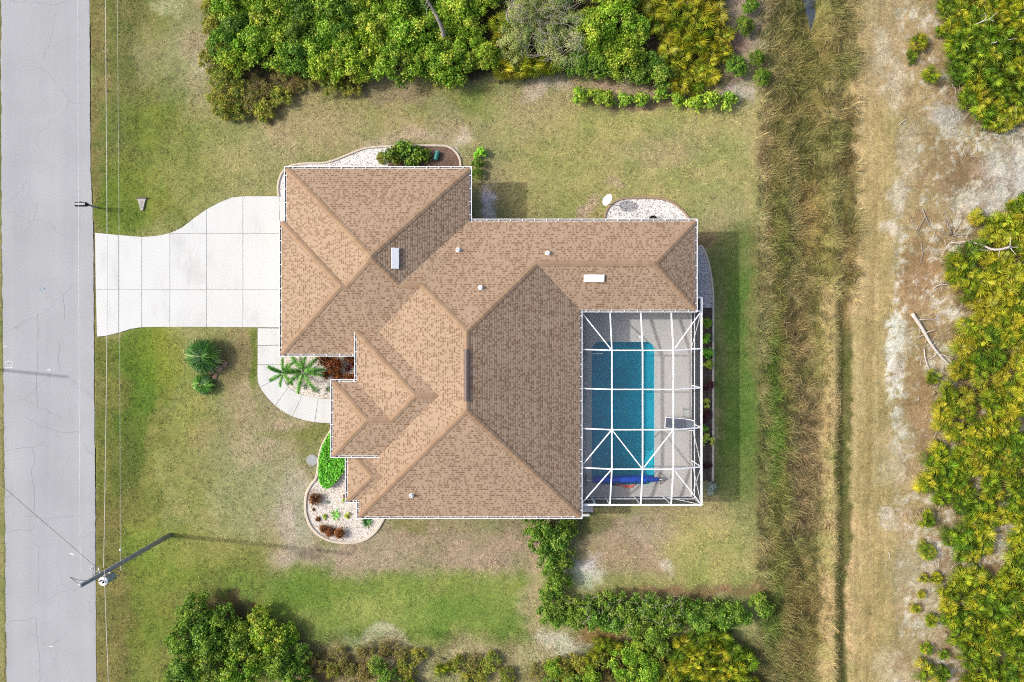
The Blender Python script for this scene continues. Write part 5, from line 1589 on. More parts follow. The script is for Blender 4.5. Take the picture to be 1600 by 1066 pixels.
rosette('spiky_plant', 573, 816, 40, 0.5, 0.06, pal((48, 98, 38), (66, 120, 48), (38, 80, 34)), 'dark green strap leaved clump under the south west eave', (0.1, 1.0))

# bright green ground cover in the front bed: one spreading plant of round leaves
def cover():
    rng = np.random.default_rng(77)
    poly = [(520,672),(524,670),(530,690),(541,712),(541,728),(536,738),(528,748),(518,760),(510,764),(502,760),(498,750),(497,735),(499,715),(505,695),(513,680)]
    X = rng.uniform(496, 542, 14000); Y = rng.uniform(668, 766, 14000); ok = inpoly(X, Y, poly); X, Y = X[ok][:4200], Y[ok][:4200]
    n = len(X)
    z = 0.28+0.22*fbm(X, Y, 9, 3, 3)+rng.uniform(-.14, .05, n)
    c = np.stack([(X-800)*S*(H-.4)/H, (533-Y)*S*(H-.4)/H, z], 1)
    nn = np.stack([rng.normal(size=n)*0.5, rng.normal(size=n)*0.5, np.ones(n)], 1); nn /= np.linalg.norm(nn, axis=1, keepdims=True)
    V, F = leaf_quads(c, nn, rng.normal(size=(n, 3)), rng.uniform(0.10, 0.19, n), rng.uniform(0.09, 0.16, n))
    C = np.repeat(COVER[rng.integers(0, 4, n)]*rng.uniform(0.75, 1.2, (n, 1)), 4, axis=0)
    root = empty('ground_cover', P(515, 715, 0), 'bright green round leaved ground cover mound beside the porch', 'ground cover')
    mk('foliage', V, F, M['leaf_plain'], root, cols=C)
    st = MB()
    for k in range(40):
        x, y = X[k], Y[k]; p = P(x, y); st.tube([p, p+Vector((0.05, 0.02, 0.3))], [0.012, 0.006], 5)
    st.build('stems', M['bark'], root)["kind"] = "stuff"
cover()

# --- palms: every frond a part
def frond_pinnate(rng, l, w, cols, n=26):
    V, F, C = [], [], []
    def pt(t): return np.array([l*t*0.97, 0, 0.55*l*t-0.62*l*t*t])
    for k in range(6):
        a, b = pt(k/6), pt((k+1)/6); n0 = len(V)
        V += [a-np.array([0, 0.012, 0]), a+np.array([0, 0.012, 0]), b+np.array([0, 0.008, 0]), b-np.array([0, 0.008, 0])]; F.append((n0, n0+1, n0+2, n0+3)); C += [cols[0]*1.1]*4
    for sgn in (-1, 1):
        for k in range(n):
            t = 0.12+0.86*k/n; p = pt(t); ll = w*(0.55+0.45*math.sin(math.pi*min(1, t*0.95+0.05)))*rng.uniform(0.85, 1.1)
            d = np.array([0.55, sgn*0.8, -0.12]); d /= np.linalg.norm(d); e = p+d*ll+np.array([0, 0, -0.10*ll]); s_ = np.array([0.032, 0, 0.0])
            n0 = len(V); V += [p-s_, p+s_+np.array([0, 0, .004]), e]; F.append((n0, n0+1, n0+2)); C += [cols[rng.integers(0, len(cols))]*rng.uniform(0.8, 1.25)]*3
    Fq = [f if len(f) == 4 else (*f,) for f in F]
    return raw_mesh('frond', np.array(V), Fq, M['leaf_plain'], cols=np.clip(np.array(C), .002, .6))
PD = pal((70, 118, 38), (52, 98, 28), (96, 144, 56), (42, 82, 24))
def date_palm(px, py, R, nf, hgt, label):
    rng = np.random.default_rng(int(px)); x, y, _ = P(px, py, hgt)
    root = empty('date_palm', (x, y, 0.02), label, 'palm', 'palms in the entry bed')
    fr = [frond_pinnate(rng, R, R*0.20, PD) for _ in range(3)]
    for k in range(nf):
        o = bpy.data.objects.new('frond', fr[k % 3]); o.parent = root; LINK(o)
        o.location = (0, 0, hgt); inner = k >= nf*0.7
        o.rotation_euler = (rng.uniform(-.2, .2), -0.55 if inner else rng.uniform(-.15, .15), k*2*math.pi/(nf*0.7)*(1 if not inner else 1.9)+rng.uniform(-.12, .12)); o.scale = ((0.8 if inner else rng.uniform(0.85, 1.08)),)*3
    MB().tube([(0, 0, -0.1), (0.02, 0, hgt*0.5), (0, 0, hgt+0.05)], [0.09, 0.075, 0.07], 8).build('trunk', M['bark'], root, local=True)
date_palm(474, 580, 1.45, 12, 1.1, 'bigger feathery palm beside the garage in the entry bed')
date_palm(443, 583, 1.15, 10, 0.8, 'smaller feathery palm at the walk edge of the entry bed')

FP = 1.1*pal((116, 158, 88), (146, 184, 116), (92, 136, 68), (112, 152, 66))
FP2 = pal((104, 128, 48), (88, 112, 40), (122, 146, 60))
def fan_palm(px, py, R, nf, hgt, label, azr=(0, 6.283), cols=FP):
    rng = np.random.default_rng(int(px+py)); x, y, _ = P(px, py, hgt)
    root = empty('fan_palm', (x, y, zat(px, py)), label, 'palm', 'fan palms on the front lawn')
    for k in range(nf):
        V, F, C = [], [], []
        fan_mesh(rng, (0, 0, hgt), 0, rng.uniform(0.2, 0.6), R*0.30, R*0.78, cols[rng.integers(0, len(cols))], nleaf=13, half=75, V=V, F=F, C=C, droop=0.35, wid=0.07)
        o = bpy.data.objects.new('frond', raw_mesh('frond', np.array(V), np.array(F), M['leaf_plain'], cols=np.clip(np.array(C), .002, .6))); o.parent = root; LINK(o)
        o.rotation_euler = (0, 0, azr[0]+(azr[1]-azr[0])*(k+0.5)/nf+rng.uniform(-.15, .15))
    for k in range(9):
        V, F, C = [], [], []
        fan_mesh(rng, (0, 0, hgt), 0, rng.uniform(0.5, 1.45), R*0.03, R*0.72, cols[rng.integers(0, len(cols))]*0.9, nleaf=11, half=60, V=V, F=F, C=C, droop=0.3, wid=0.07)
        o = bpy.data.objects.new('frond', raw_mesh('frond', np.array(V), np.array(F), M['leaf_plain'], cols=np.clip(np.array(C), .002, .6))); o.parent = root; LINK(o)
        o.rotation_euler = (0, 0, rng.uniform(0, 6.28))
    MB().tube([(0, 0, -0.1), (0.03, 0, hgt*0.4), (0, 0, hgt-0.12)], [0.10, 0.08, 0.05], 8).build('trunk', M['bark'], root, local=True)
fan_palm(315, 557, 1.3, 15, 0.8, 'large round fan palm on the front lawn beside the pink rocks')
fan_palm(317, 601, 0.85, 8, 0.35, 'small fan palm on the front lawn just below the large one')
for i, (x, y, a, b, r, t) in enumerate([(323,575,.20,.14,.4,'small pink rock touching the large fan palm'),(331,582,.22,.16,.1,'pale pink rock in the middle of the pile by the fan palm'),(343,576,.30,.20,.5,'largest reddish rock east of the fan palm'),(336,589,.26,.17,.9,'low pink rock at the south of the fan palm pile'),(328,591,.16,.12,.2,'smallest pink rock between the two fan palms'),(352,569,.2,.15,1.2,'brownish rock at the east end of the fan palm pile')]):
    rng = np.random.default_rng(i+3); bm = bmesh.new(); bmesh.ops.create_icosphere(bm, subdivisions=2, radius=1)
    for v in bm.verts:
        n = 1+0.16*math.sin(v.co.x*4+i)+0.14*math.cos(v.co.y*5+i*2); v.co = Vector((v.co.x*a*n, v.co.y*b*n, max(-0.4, v.co.z)*0.11*n))
    me = bpy.data.meshes.new('rock'); bm.to_mesh(me); bm.free(); me.materials.append(M['rock_pink'])
    o = inst('landscape_rock', me, P(x, y)+Vector((0, 0, 0.04)), r); tag(o, t, 'rock', 'pink rocks by the fan palm')

# ------------------------------------------------------------------ grass: blades over lawn, verge and ditch
def grass():
    rng = np.random.default_rng(99)
    gx = np.arange(-30, 1631, 4.0); gy = np.arange(-30, 1097, 4.0); GX, GY = np.meshgrid(gx, gy)
    GC = ground_col(GX, GY); GZ = ground_z(GX, GY)
    def samp(G, x, y):
        i = np.clip(((x+30)/4).astype(int), 0, len(gx)-1); j = np.clip(((y+30)/4).astype(int), 0, len(gy)-1); return G[j, i]
    hard = [DRIVE, ROAD, WALK_OUT+WALK_IN[::-1], ENTRY_BED, cm(N_CURB)+[(720, 290), (440, 310)], cm(NE_CURB), F_CURB+[(600, 660)], [(452,276),(733,276),(733,352),(1070,352),(1070,384),(1116,384),(1116,756),(1082,778),(895,778),(895,798),(575,798),(550,770),(545,600),(575,560),(440,545)]]
    def scatter(name, n, x0, x1, y0, y1, lrange, wrange, tilt, dens, label, cvar=(0.7, 1.3), tint=1.0, ang=None, cat='grass'):
        X = rng.uniform(x0, x1, n); Y = rng.uniform(y0, y1, n)
        ok = rng.uniform(size=n) < dens(X, Y)
        for h in hard: ok &= ~inpoly(X, Y, h)
        X, Y = X[ok], Y[ok]; n = len(X)
        Z = samp(GZ, X, Y)-0.015; C = samp(GC, X, Y)*rng.uniform(*cvar, (n, 1))*tint
        C *= np.clip(1+rng.normal(size=(n, 3))*np.array([0.07, 0.03, 0.06]), .7, 1.4)
        a = rng.uniform(0, 6.283, n) if ang is None else ang(X, Y)+rng.normal(size=n)*0.55
        l = rng.uniform(*lrange, n); w = rng.uniform(*wrange, n); t = rng.uniform(*tilt, n)
        bx, by = (X-800)*S, (533-Y)*S
        dx, dy = np.cos(a), np.sin(a); hx = np.sin(t)*l; hz = np.cos(t)*l
        V = np.stack([np.stack([bx+dy*w/2, by-dx*w/2, Z], 1), np.stack([bx-dy*w/2, by+dx*w/2, Z], 1), np.stack([bx+dx*hx, by+dy*hx, Z+hz], 1)], 1).reshape(-1, 3)
        F = np.arange(n*3).reshape(n, 3)
        o = mk(name, V, F, M['grass'], cols=np.clip(np.repeat(C, 3, axis=0), .004, .7)); tag(o, label, cat, kind='stuff')
    pn = lambda x, y, s_, sd: fbm(x, y, s_, sd, 3)
    scatter('grass', 420000, 5, 1200, -15, 1080, (0.08, 0.24), (0.02, 0.05), (0.7, 1.42), lambda x, y: 0.9*np.clip(pn(x, y, 14, 61)*2.4-0.6, 0.10, 1), 'short mown lawn grass round the house', (0.5, 1.75), 1.22, lambda x, y: pn(x, y, 9, 67)*16)
    scatter('grass', 150000, 1186, 1340, -15, 1080, (0.25, 0.75), (0.02, 0.05), (0.7, 1.42), lambda x, y: np.clip(pn(x, y, 16, 62)*2.2-0.45, 0.05, 1)*np.where((x > 1303) & (y > 470), 0.0, 1)*np.where((x > 1284) & (y > 440), 0.45, 1)*(1-np.exp(-((x-1270)/9)**2)*(y < 45)), 'long rank grass filling the drainage ditch', (0.45, 1.75), np.array([1.14, 1.16, 1.12]), lambda x, y: pn(x, y, 22, 63)*14, 'grass')
    scatter('grass', 14000, 1306, 1331, 470, 1080, (0.08, 0.2), (0.02, 0.04), (0.6, 1.3), lambda x, y: 0.9+0*x, 'short green grass in the wheel rut beside the track', (0.5, 1.5), 1.1)
    scatter('grass', 60000, 1335, 1640, -15, 1080, (0.1, 0.35), (0.012, 0.035), (0.9, 1.5), lambda x, y: np.clip(pn(x, y, 14, 64)*2-0.6, 0.03, 1), 'dry tufts and litter on the sandy track side', (0.5, 1.45), 1.02)
    scatter('grass', 16000, 300, 1160, 100, 190, (0.15, 0.35), (0.012, 0.03), (0.5, 1.3), lambda x, y: 0.6*np.clip(1-np.abs(y-(150-np.abs(x-500)*0.03))/40, 0, 1), 'taller unmown grass fringing the north thicket', (0.6, 1.3), 1.0)
    scatter('grass', 36000, 440, 1210, 985, 1080, (0.15, 0.4), (0.012, 0.03), (0.5, 1.4), lambda x, y: np.clip(pn(x, y, 16, 66)*2-0.4, 0.1, 1), 'rank dry grass along the bottom edge', (0.55, 1.45), 1.05)
grass()

# ------------------------------------------------------------------ ditch water
pw = [(1254,-30),(1262,-4),(1266,14),(1270,30),(1273,45),(1277,46),(1281,34),(1284,16),(1281,-4),(1276,-30)]
w = sheet('water', pw, -0.62, M['pond_water']); w["kind"] = "structure"

# ------------------------------------------------------------------ dead wood
def log(name, pts, r0, r1, mat, label, twigs=(), group='dead wood'):
    """pts and twigs: photo pixels with heights"""
    root = empty(name, P(*pts[0][:2]), label, 'log', group)
    q = catmull([P(x, y, z) for x, y, z in pts], 4); n = len(q)
    MB().tube(q, [r0+(r1-r0)*i/(n-1) for i in range(n)], 9).build('trunk', mat, root, smooth=True)
    for t in twigs:
        qq = catmull([P(x, y, z) for x, y, z in t], 3); m = len(qq)
        MB().tube(qq, [0.035*(1-0.75*i/(m-1)) for i in range(m)], 6).build('branch', mat, root, smooth=True)
log('fallen_log', [(1425,490,.15),(1440,512,.2),(1455,538,.22),(1473,560,.22),(1498,583,.15)], 0.13, 0.04, M['deadwood'], 'long white fallen log lying across the sand beside the thicket',
    [[(1436,500,.2),(1450,499,.3),(1464,500,.2)],[(1447,520,.2),(1458,516,.3),(1463,514,.25)],[(1447,522,.2),(1438,526,.2),(1431,529,.05)],[(1468,553,.2),(1480,557,.3),(1489,560,.25),(1482,565,.1)],[(1458,540,.2),(1462,534,.3)],[(1464,553,.2),(1456,559,.15),(1450,563,.02)],[(1483,573,.2),(1476,570,.25)]])
log('fallen_branch', [(1444,545,.05),(1446,562,.1),(1453,579,.1)], 0.05, 0.02, M['deadwood'], 'short white branch on the sand left of the long white log')
log('dead_tree', [(1484,380,.4),(1510,378,.6),(1532,382,.8),(1548,389,.9),(1562,390,1.0),(1578,386,1.0)], 0.035, 0.09, M['deadwood'], 'pale bare dead tree lying across the thicket edge',
    [[(1522,390,.6),(1540,391,.8),(1562,391,1.0)],[(1578,386,1.0),(1579,376,1.2),(1578,369,1.3)],[(1578,386,1.0),(1592,387,1.1)],[(1579,388,1.0),(1588,399,1.1)],[(1562,390,1.0),(1560,404,.8)],[(1484,380,.4),(1476,391,.2),(1472,398,.05)]])
log('dead_bush', [(1488,370,.05),(1500,360,.25),(1514,352,.3)], 0.03, 0.015, M['deadwood_grey'], 'grey leafless twiggy bush left of the pale dead tree',
    [[(1488,366,.1),(1480,352,.3),(1474,340,.3)],[(1490,366,.1),(1498,345,.3),(1502,328,.35)],[(1486,368,.1),(1470,362,.3),(1455,356,.2)],[(1490,368,.1),(1508,366,.3),(1522,366,.3)],[(1486,366,.1),(1482,345,.4),(1476,330,.4)]])
log('fallen_branch', [(1441,327,.05),(1446,338,.15),(1453,355,.05)], 0.045, 0.015, M['deadwood_grey'], 'forked grey branch on brown litter left of the dead bush', [[(1446,338,.15),(1439,350,.1),(1433,366,.02)],[(1442,333,.1),(1438,326,.1)]])
log('fallen_branch', [(1458,452,.03),(1466,446,.1),(1482,444,.15),(1498,436,.2),(1512,428,.3)], 0.045, 0.02, M['deadwood'], 'thin white branch poking out of the palmettos above the long log')
log('fallen_branch', [(1482,601,.05),(1490,595,.15),(1502,592,.1)], 0.03, 0.015, M['deadwood'], 'short white stick below the lower end of the long log')
log('fallen_branch', [(1440,380,.02),(1441,400,.1),(1435,418,.02)], 0.02, 0.01, M['deadwood_grey'], 'thin grey twig standing in brown litter left of the dead tree')
log('fallen_branch', [(1405,195,.02),(1411,190,.05),(1419,185,.02)], 0.03, 0.015, M['deadwood'], 'small pale stick on the track below the lone palmettos')
log('fallen_branch', [(1388,862,.02),(1390,868,.03),(1389,875,.02)], 0.03, 0.015, M['deadwood'], 'tiny white stick on the track level with the hedge')
log('fallen_branch', [(1520,40,.6),(1532,35,.8),(1545,30,.9),(1558,20,1.0)], 0.035, 0.015, M['deadwood'], 'bare white limb over the palmettos near the top corner', [[(1532,35,.8),(1541,28,.9),(1538,20,1.0)],[(1545,30,.9),(1555,34,.9)]])
log('fallen_branch', [(1548,68,.7),(1565,64,.9),(1590,60,.9)], 0.035, 0.02, M['deadwood'], 'straight bare limb across the thicket near the top corner')
log('dead_snag', [(660,-12,4.5),(672,8,4.0),(684,30,3.5),(691,46,3.0),(693,56,2.6)], 0.05, 0.15, M['deadwood_grey'], 'grey leaning dead trunk rising out of the north thicket',
    [[(672,8,4.0),(667,14,4.1),(668,26,4.0)],[(680,22,3.7),(684,30,3.9),(678,35,3.9)],[(668,2,4.2),(662,12,4.4)]])
log('dead_snag', [(806,-8,3.0),(800,6,3.0),(792,22,2.6),(796,34,2.2)], 0.03, 0.06, M['deadwood_grey'], 'bare grey limbs at the top edge beside the wispy bush', [[(800,6,3.0),(812,12,3.0),(820,22,2.9)],[(806,-8,3.0),(798,4,3.1),(790,2,3.2)],[(792,22,2.6),(806,30,2.6),(818,34,2.5)]])

# pale twigs through the twiggy hedge and the wispy bush, litter under the palmettos
def twigs(name, pts, n, z, l, mat, seed, label):
    rnd = random.Random(seed); mb = MB()
    xs, ys = [p[0] for p in pts], [p[1] for p in pts]; k = 0
    while k < n:
        x, y = rnd.uniform(min(xs), max(xs)), rnd.uniform(min(ys), max(ys))
        if not inpoly(np.array([x]), np.array([y]), pts)[0]: continue
        k += 1
        a = rnd.uniform(0, 6.28); p = P(x, y, z)+Vector((0, 0, rnd.uniform(-.1, .1))); d = Vector((math.cos(a), math.sin(a), rnd.uniform(-.2, .5)))*l*rnd.uniform(.5, 1.3)
        m_ = p+d*0.5+Vector((rnd.uniform(-.06, .06), rnd.uniform(-.06, .06), 0.02)); mb.tube([p, m_, p+d], [0.016, 0.012, 0.005], 4, cap=False)
    return tag(mb.build(name, mat), label, 'twigs', kind='stuff')
twigs('twigs', [(890,935),(1070,930),(1070,985),(890,975)], 60, 1.4, 0.5, M['deadwood_grey'], 1, 'bare grey twigs showing through the hedge row')
twigs('twigs', [(805,0),(905,0),(905,90),(815,95)], 170, 2.0, 0.7, M['deadwood_grey'], 2, 'pale twigs showing through the wispy bush')
twigs('twigs', [(1430,330),(1600,300),(1600,1060),(1450,1060),(1430,700)], 520, 0.06, 0.5, M['deadwood'], 3, 'bleached sticks and fronds littering the thicket floor')
twigs('twigs', [(1470,0),(1600,0),(1600,320),(1510,300),(1480,200)], 220, 0.1, 0.5, M['deadwood'], 4, 'bleached sticks littering the sand at the north thicket')
twigs('twigs', [(1195,0),(1310,0),(1310,1060),(1195,1060)], 420, 0.05, 0.5, plain('dry_stalk', alb(190, 166, 120), 0.9, 0.3, 5), 5, 'dry fallen stalks matted in the ditch grass')

# ------------------------------------------------------------------ utility pole, wires, opposite pole
PB = P(266, 836)
def pole():
    h = 9.3
    root = empty('utility_pole', PB, 'tall grey leaning-looking utility pole with a transformer beside the road', 'utility pole')
    MB().tube([PB-Vector((0, 0, 0.3)), PB+Vector((0, 0, h*0.5)), PB+Vector((0, 0, h))], [0.16, 0.135, 0.105], 14).build('post', M['pole_wood'], root, smooth=True)
    # transformer can hung on the south side
    c = PB+Vector((0.06, -0.42, 6.55)); tr = MB(); tr.lathe(c, [(0.20, 0), (0.235, 0.04), (0.235, 0.82), (0.25, 0.84), (0.25, 0.88)], 22)
    t = tr.build('transformer', M['transformer'], root)
    MB().lathe(c+Vector((0, 0, 0.88)), [(0.25, 0), (0.25, 0.03), (0.16, 0.07), (0.05, 0.09)], 22).build('lid', M['white'], t)
    for dx, dy in ((-.08, .06), (.07, -.02)):
        MB().lathe(c+Vector((dx, dy, 0.94)), [(0.035, 0), (0.05, 0.04), (0.03, 0.08), (0.045, 0.12), (0.02, 0.2)], 10).build('bushing', M['black'], t)
    for za, zb in ((6.8, 0.25), (7.25, 0.7)): MB().bar(PB+Vector((0, -0.1, za)), c+Vector((0, 0.2, zb)), 0.1, 0.08).build('mounting_bracket', M['steel'], root)
    # cut-out arm and insulators
    mb = MB(); mb.bar(PB+Vector((0, 0.05, 7.6)), PB+Vector((-0.1, 0.42, 7.65)), 0.05, 0.05); mb.build('arm', M['porcelain'], root)
    for dx, dy, z in ((-.05, .22, 7.62), (-.28, .45, 7.75)):
        MB().lathe(PB+Vector((dx, dy, z)), [(0.03, 0), (0.055, 0.05), (0.035, 0.1), (0.055, 0.15), (0.035, 0.2), (0.02, 0.26)], 10).build('insulator', M['porcelain'], root)
    MB().lathe(PB+Vector((0, 0.12, h-0.15)), [(0.04, 0), (0.08, 0.06), (0.05, 0.1), (0.08, 0.16), (0.04, 0.3)], 12).build('insulator', M['porcelain'], root)
    mb = MB(); mb.bar(PB+Vector((-0.05, 0.02, h-0.25)), PB+Vector((-0.22, 0.16, h-0.1)), 0.05, 0.06); mb.build('pole_top_pin', M['porcelain'], root)
    T = PB+Vector((0, 0.12, h+0.12))
    mb = MB(); mb.tube(catmull([T, T+Vector((-0.35, 0.35, 0.1)), T+Vector((-0.62, 0.25, -0.3)), T+Vector((-0.5, -0.02, -0.7)), T+Vector((-0.1, -0.1, -1.0)), PB+Vector((-.05, .22, 7.85))], 6), 0.014, 6); mb.build('jumper_wire', M['wire_dark'], root)
    mb = MB(); mb.tube(catmull([PB+Vector((0.1, -0.1, 6.4)), PB+Vector((0.25, -0.25, 6.2)), PB+Vector((0.32, -0.5, 6.4)), c+Vector((0.2, -0.1, 0.3))], 6), 0.016, 6); mb.build('jumper_wire', M['wire_dark'], root)
    mb = MB(); mb.tube(catmull([c+Vector((-.08, .06, 1.1)), PB+Vector((-.2, -.1, 7.9)), PB+Vector((-.28, .45, 7.75))], 6), 0.012, 6); mb.build('jumper_wire', M['wire_dark'], root)
pole()
def wire(name, pts, r, mat, label):
    return tag(MB().tube(catmull([P(*p) for p in pts], 8), r, 6).build(name, mat), label, 'wire')
wire('power_line', [(164.5,-400,7.75),(165,0,7.7),(167.5,430,7.65),(165,700,7.7),(162,887,7.85)], 0.014, M['wire'], 'brighter thick overhead wire along the verge north of the pole')
wire('power_line', [(163,890,7.85),(166,980,7.8),(170,1085,7.75),(176,1300,7.7)], 0.014, M['wire'], 'overhead wire along the verge south of the pole')
wire('power_line', [(182,-400,5.75),(183.5,0,5.7),(187,500,5.6),(188,859,5.75),(189,880,5.7)], 0.007, M['wire'], 'thin faint overhead wire over the grass right of the bright one')
wire('power_line', [(120,-400,9.3),(121.5,0,9.2),(123.5,534,9.2),(125,800,9.25),(125.5,893,9.45)], 0.008, plain('bare_wire_bright', (0.8, 0.8, 0.8), 0.4, 0.05, 3), 'pale overhead wire running above the road to the pole top')
wire('service_wire', [(152,888,7.8),(100,843,7.2),(50,800,6.7),(-30,730,6.2),(-210,574,5.95)], 0.014, M['wire_dark'], 'dark slack service wire crossing the road diagonally from the pole')
ib = MB(); ib.lathe(P(188.3, 859, 5.72)+Vector((0, 0, -0.06)), [(0.03, 0), (0.065, 0.03), (0.065, 0.09), (0.03, 0.13)], 12)
tag(ib.build('wire_insulator', M['porcelain']), 'round white insulator on the thin wire just above the pole', 'insulator')
PB2 = P(-76, 570)
r2 = empty('service_pole', PB2, 'wooden service pole across the road whose shadow crosses the asphalt', 'utility pole')
MB().tube([PB2-Vector((0, 0, 0.3)), PB2+Vector((0, 0, 6.0))], [0.12, 0.095], 12).build('post', M['pole_wood'], r2, smooth=True)
MB().lathe(PB2+Vector((0, 0, 5.9)), [(0.03, 0), (0.06, 0.05), (0.03, 0.12)], 10).build('insulator', M['porcelain'], r2)

# ------------------------------------------------------------------ mailbox, culvert, septic lid
def mailbox():
    b = P(152.5, 325); root = empty('mailbox', b, 'small grey and black mailbox on a post at the road edge', 'mailbox')
    MB().box(b+Vector((-.05, -.05, -.2)), b+Vector((.05, .05, 1.05))).build('post', M['deadwood_grey'], root)
    MB().bar(b+Vector((-.62, 0.03, 1.02)), b+Vector((.08, 0, 1.02)), 0.16, 0.06).build('arm', M['deadwood_grey'], root)
    mb = MB(); n = 10; prof = [(-.13, 0), (.13, 0), (.13, .14)]+[(.13*math.cos(t*math.pi/n), .14+.11*math.sin(t*math.pi/n)) for t in range(1, n)]+[(-.13, .14)]
    V = [b+Vector((x, y, 1.06+z)) for x in (-.72, .0) for y, z in prof]; m = len(prof)
    F = [(i, (i+1) % m, m+(i+1) % m, m+i) for i in range(m)]+[tuple(range(m)), tuple(range(m, 2*m))[::-1]]
    mb.add(V, F); mb.build('box', M['black'], root)
    MB().box(b+Vector((-.70, -.055, 1.306)), b+Vector((-.02, .055, 1.318))).build('roof_plate', M['equip'], root)
    MB().box(b+Vector((-.745, -.12, 1.07)), b+Vector((-.722, .12, 1.27))).build('door', M['white_dull'], root)
    mb = MB(); mb.box(b+Vector((-.3, .133, 1.2)), b+Vector((-.27, .145, 1.42))); mb.box(b+Vector((-.3, .133, 1.36)), b+Vector((-.2, .145, 1.42))); mb.build('flag', plain('red_flag', (0.4, 0.03, 0.02), 0.5, 0.05, 3), root)
mailbox()
def culvert():
    root = empty('culvert_end', P(221, 318), 'flared concrete culvert end in the grass beside the driveway', 'culvert')
    z = zat(221, 318)
    top, bot = [(213.5, 310.5), (228.5, 310.5)], [(223, 329), (219, 329)]
    q = [P(*p)[:2] for p in top+[(226.5, 314), (225, 320)]+bot+[(217.5, 320), (215.5, 314)]]
    MB().prism(q, z-0.1, z+0.10).build('apron', plain('culvert_concrete', alb(204, 200, 192), 0.9, 0.2, 5, bump=0.3), root)
    MB().prism([P(*p)[:2] for p in ((212.8, 308.6), (229.2, 308.6), (229, 310.4), (213, 310.4))], z-0.2, z+0.17).build('headwall', plain('culvert_stained', alb(120, 112, 100), 0.9, 0.3, 5), root)
    MB().prism([P(*p)[:2] for p in ((219, 313.5), (223.5, 313.5), (223, 325), (220, 325))], z+0.02, z+0.103).build('channel', plain('culvert_channel', alb(182, 178, 176), 0.9, 0.2, 8), root)
culvert()
lid = empty('septic_lid', P(488, 719), 'round grey concrete lid set in the lawn beside the front bed', 'utility cover')
MB().lathe(P(488, 719), [(0.36, -0.08), (0.36, 0.045), (0.345, 0.055), (0.30, 0.055), (0.295, 0.047)], 30).build('ring', plain('lid_concrete', alb(196, 198, 198), 0.9, 0.12, 7), lid)
MB().lathe(P(488, 719)+Vector((0, 0, 0.02)), [(0.285, 0), (0.285, 0.034), (0.27, 0.04)], 30).build('cover', plain('lid_concrete_cover', alb(188, 191, 192), 0.9, 0.14, 6), lid)
MB().bar(P(485.6, 719)+Vector((0, 0, 0.075)), P(490.4, 719)+Vector((0, 0, 0.075)), 0.02, 0.02).build('handle', M['steel'], lid)

# ------------------------------------------------------------------ satellite dish, drum, pot, pool equipment
def dish():
    b = P(950, 317); root = empty('satellite_dish', b, 'white satellite dish on a post beside the tan edged bed', 'satellite dish')
    c = P(950.5, 313.5, 1.2); ax = Vector((-0.72, 0.30, 0.62)).normalized()
    MB().tube([Vector((c.x, c.y, -0.1)), Vector((c.x, c.y, 1.05))], 0.035, 8).build('post', M['steel'], root)
    R, dep = 0.38, 0.10
    prof = [(R*t, dep*t*t) for t in (0.02, .2, .4, .6, .8, 1.0)]+[(R*1.02, dep+.005), (R, dep-.015)]+[(R*t, dep*t*t-.02) for t in (.8, .6, .4, .2, .02)]
    MB().lathe(c, prof, 28, ax).build('reflector', M['white'], root, smooth=True)
    lo = (Vector((0, 0, -1))-ax*ax.dot(Vector((0, 0, -1)))).normalized()
    f = c+ax*0.52-lo*(-0.12)
    mb = MB(); mb.tube([c+lo*0.36+ax*0.06, f], 0.014, 6); mb.build('feed_arm', M['steel'], root)
    MB().lathe(f-ax*0.0, [(0.03, -.06), (0.045, 0), (0.03, .08)], 10, ax).build('receiver', plain('receiver_green_grey', alb(170, 196, 180), .5, .05, 4), root)
    MB().box(c+Vector((-.06, -.05, -.2)), c+Vector((.05, .05, -.04))).build('mount', M['steel'], root)
dish()
dr = empty('plastic_drum', P(682.5, 243), 'teal plastic drum lying in the mulch beside the round leaved bush', 'drum')
a, b = P(684, 236, .2), P(680.5, 250, .2); d = (b-a)
MB().lathe(a, [(.10, 0), (.15, .02), (.15, d.length*.3), (.158, d.length*.33), (.15, d.length*.36), (.15, d.length*.64), (.158, d.length*.67), (.15, d.length*.7), (.15, d.length-.02), (.10, d.length)], 18, d.normalized()).build('body', M['teal'], dr)
MB().lathe(b, [(.05, 0), (.05, .03), (.03, .035)], 12, d.normalized()).build('cap', M['teal'], dr)
pt = empty('plant_pot', P(1018.5, 345), 'black round pot half hidden under the rear wing eave', 'pot')
MB().lathe(P(1018.5, 345.5), [(.20, .03), (.27, .40), (.29, .40), (.29, .44), (.24, .44), (.22, .30)], 24).build('body', M['black'], pt)
MB().lathe(P(1018.5, 345.5)+Vector((0, 0, .3)), [(.225, 0), (.225, .02)], 24).build('soil', M['mulch_dark'], pt)
def equipment():
    root = empty('pool_equipment_box', P(916, 793), 'pale grey equipment cabinet against the house beside the cage door', 'equipment box')
    lo, hi = P(909, 800, .9), P(926.5, 791, .9)
    MB().box((lo.x, lo.y, 0), (hi.x, hi.y, .84)).build('cabinet', M['equip'], root, bevel=.02)
    MB().box((lo.x-.02, lo.y-.02, .845), (hi.x+.02, hi.y+.02, .89)).build('lid', M['equip'], root, bevel=.015)
    r3 = empty('pump_pipe', P(912, 805), 'white plumbing pipe below the grey equipment cabinet', 'pipe')
    a, b = P(903, 805.5, .35), P(921, 804.5, .35); MB().tube([a, b], .09, 12).build('pipe', M['white_dull'], r3)
    MB().tube([b-Vector((.1, 0, 0)), b-Vector((.1, 0, .4))], .06, 10).build('riser', M['white_dull'], r3)
equipment()

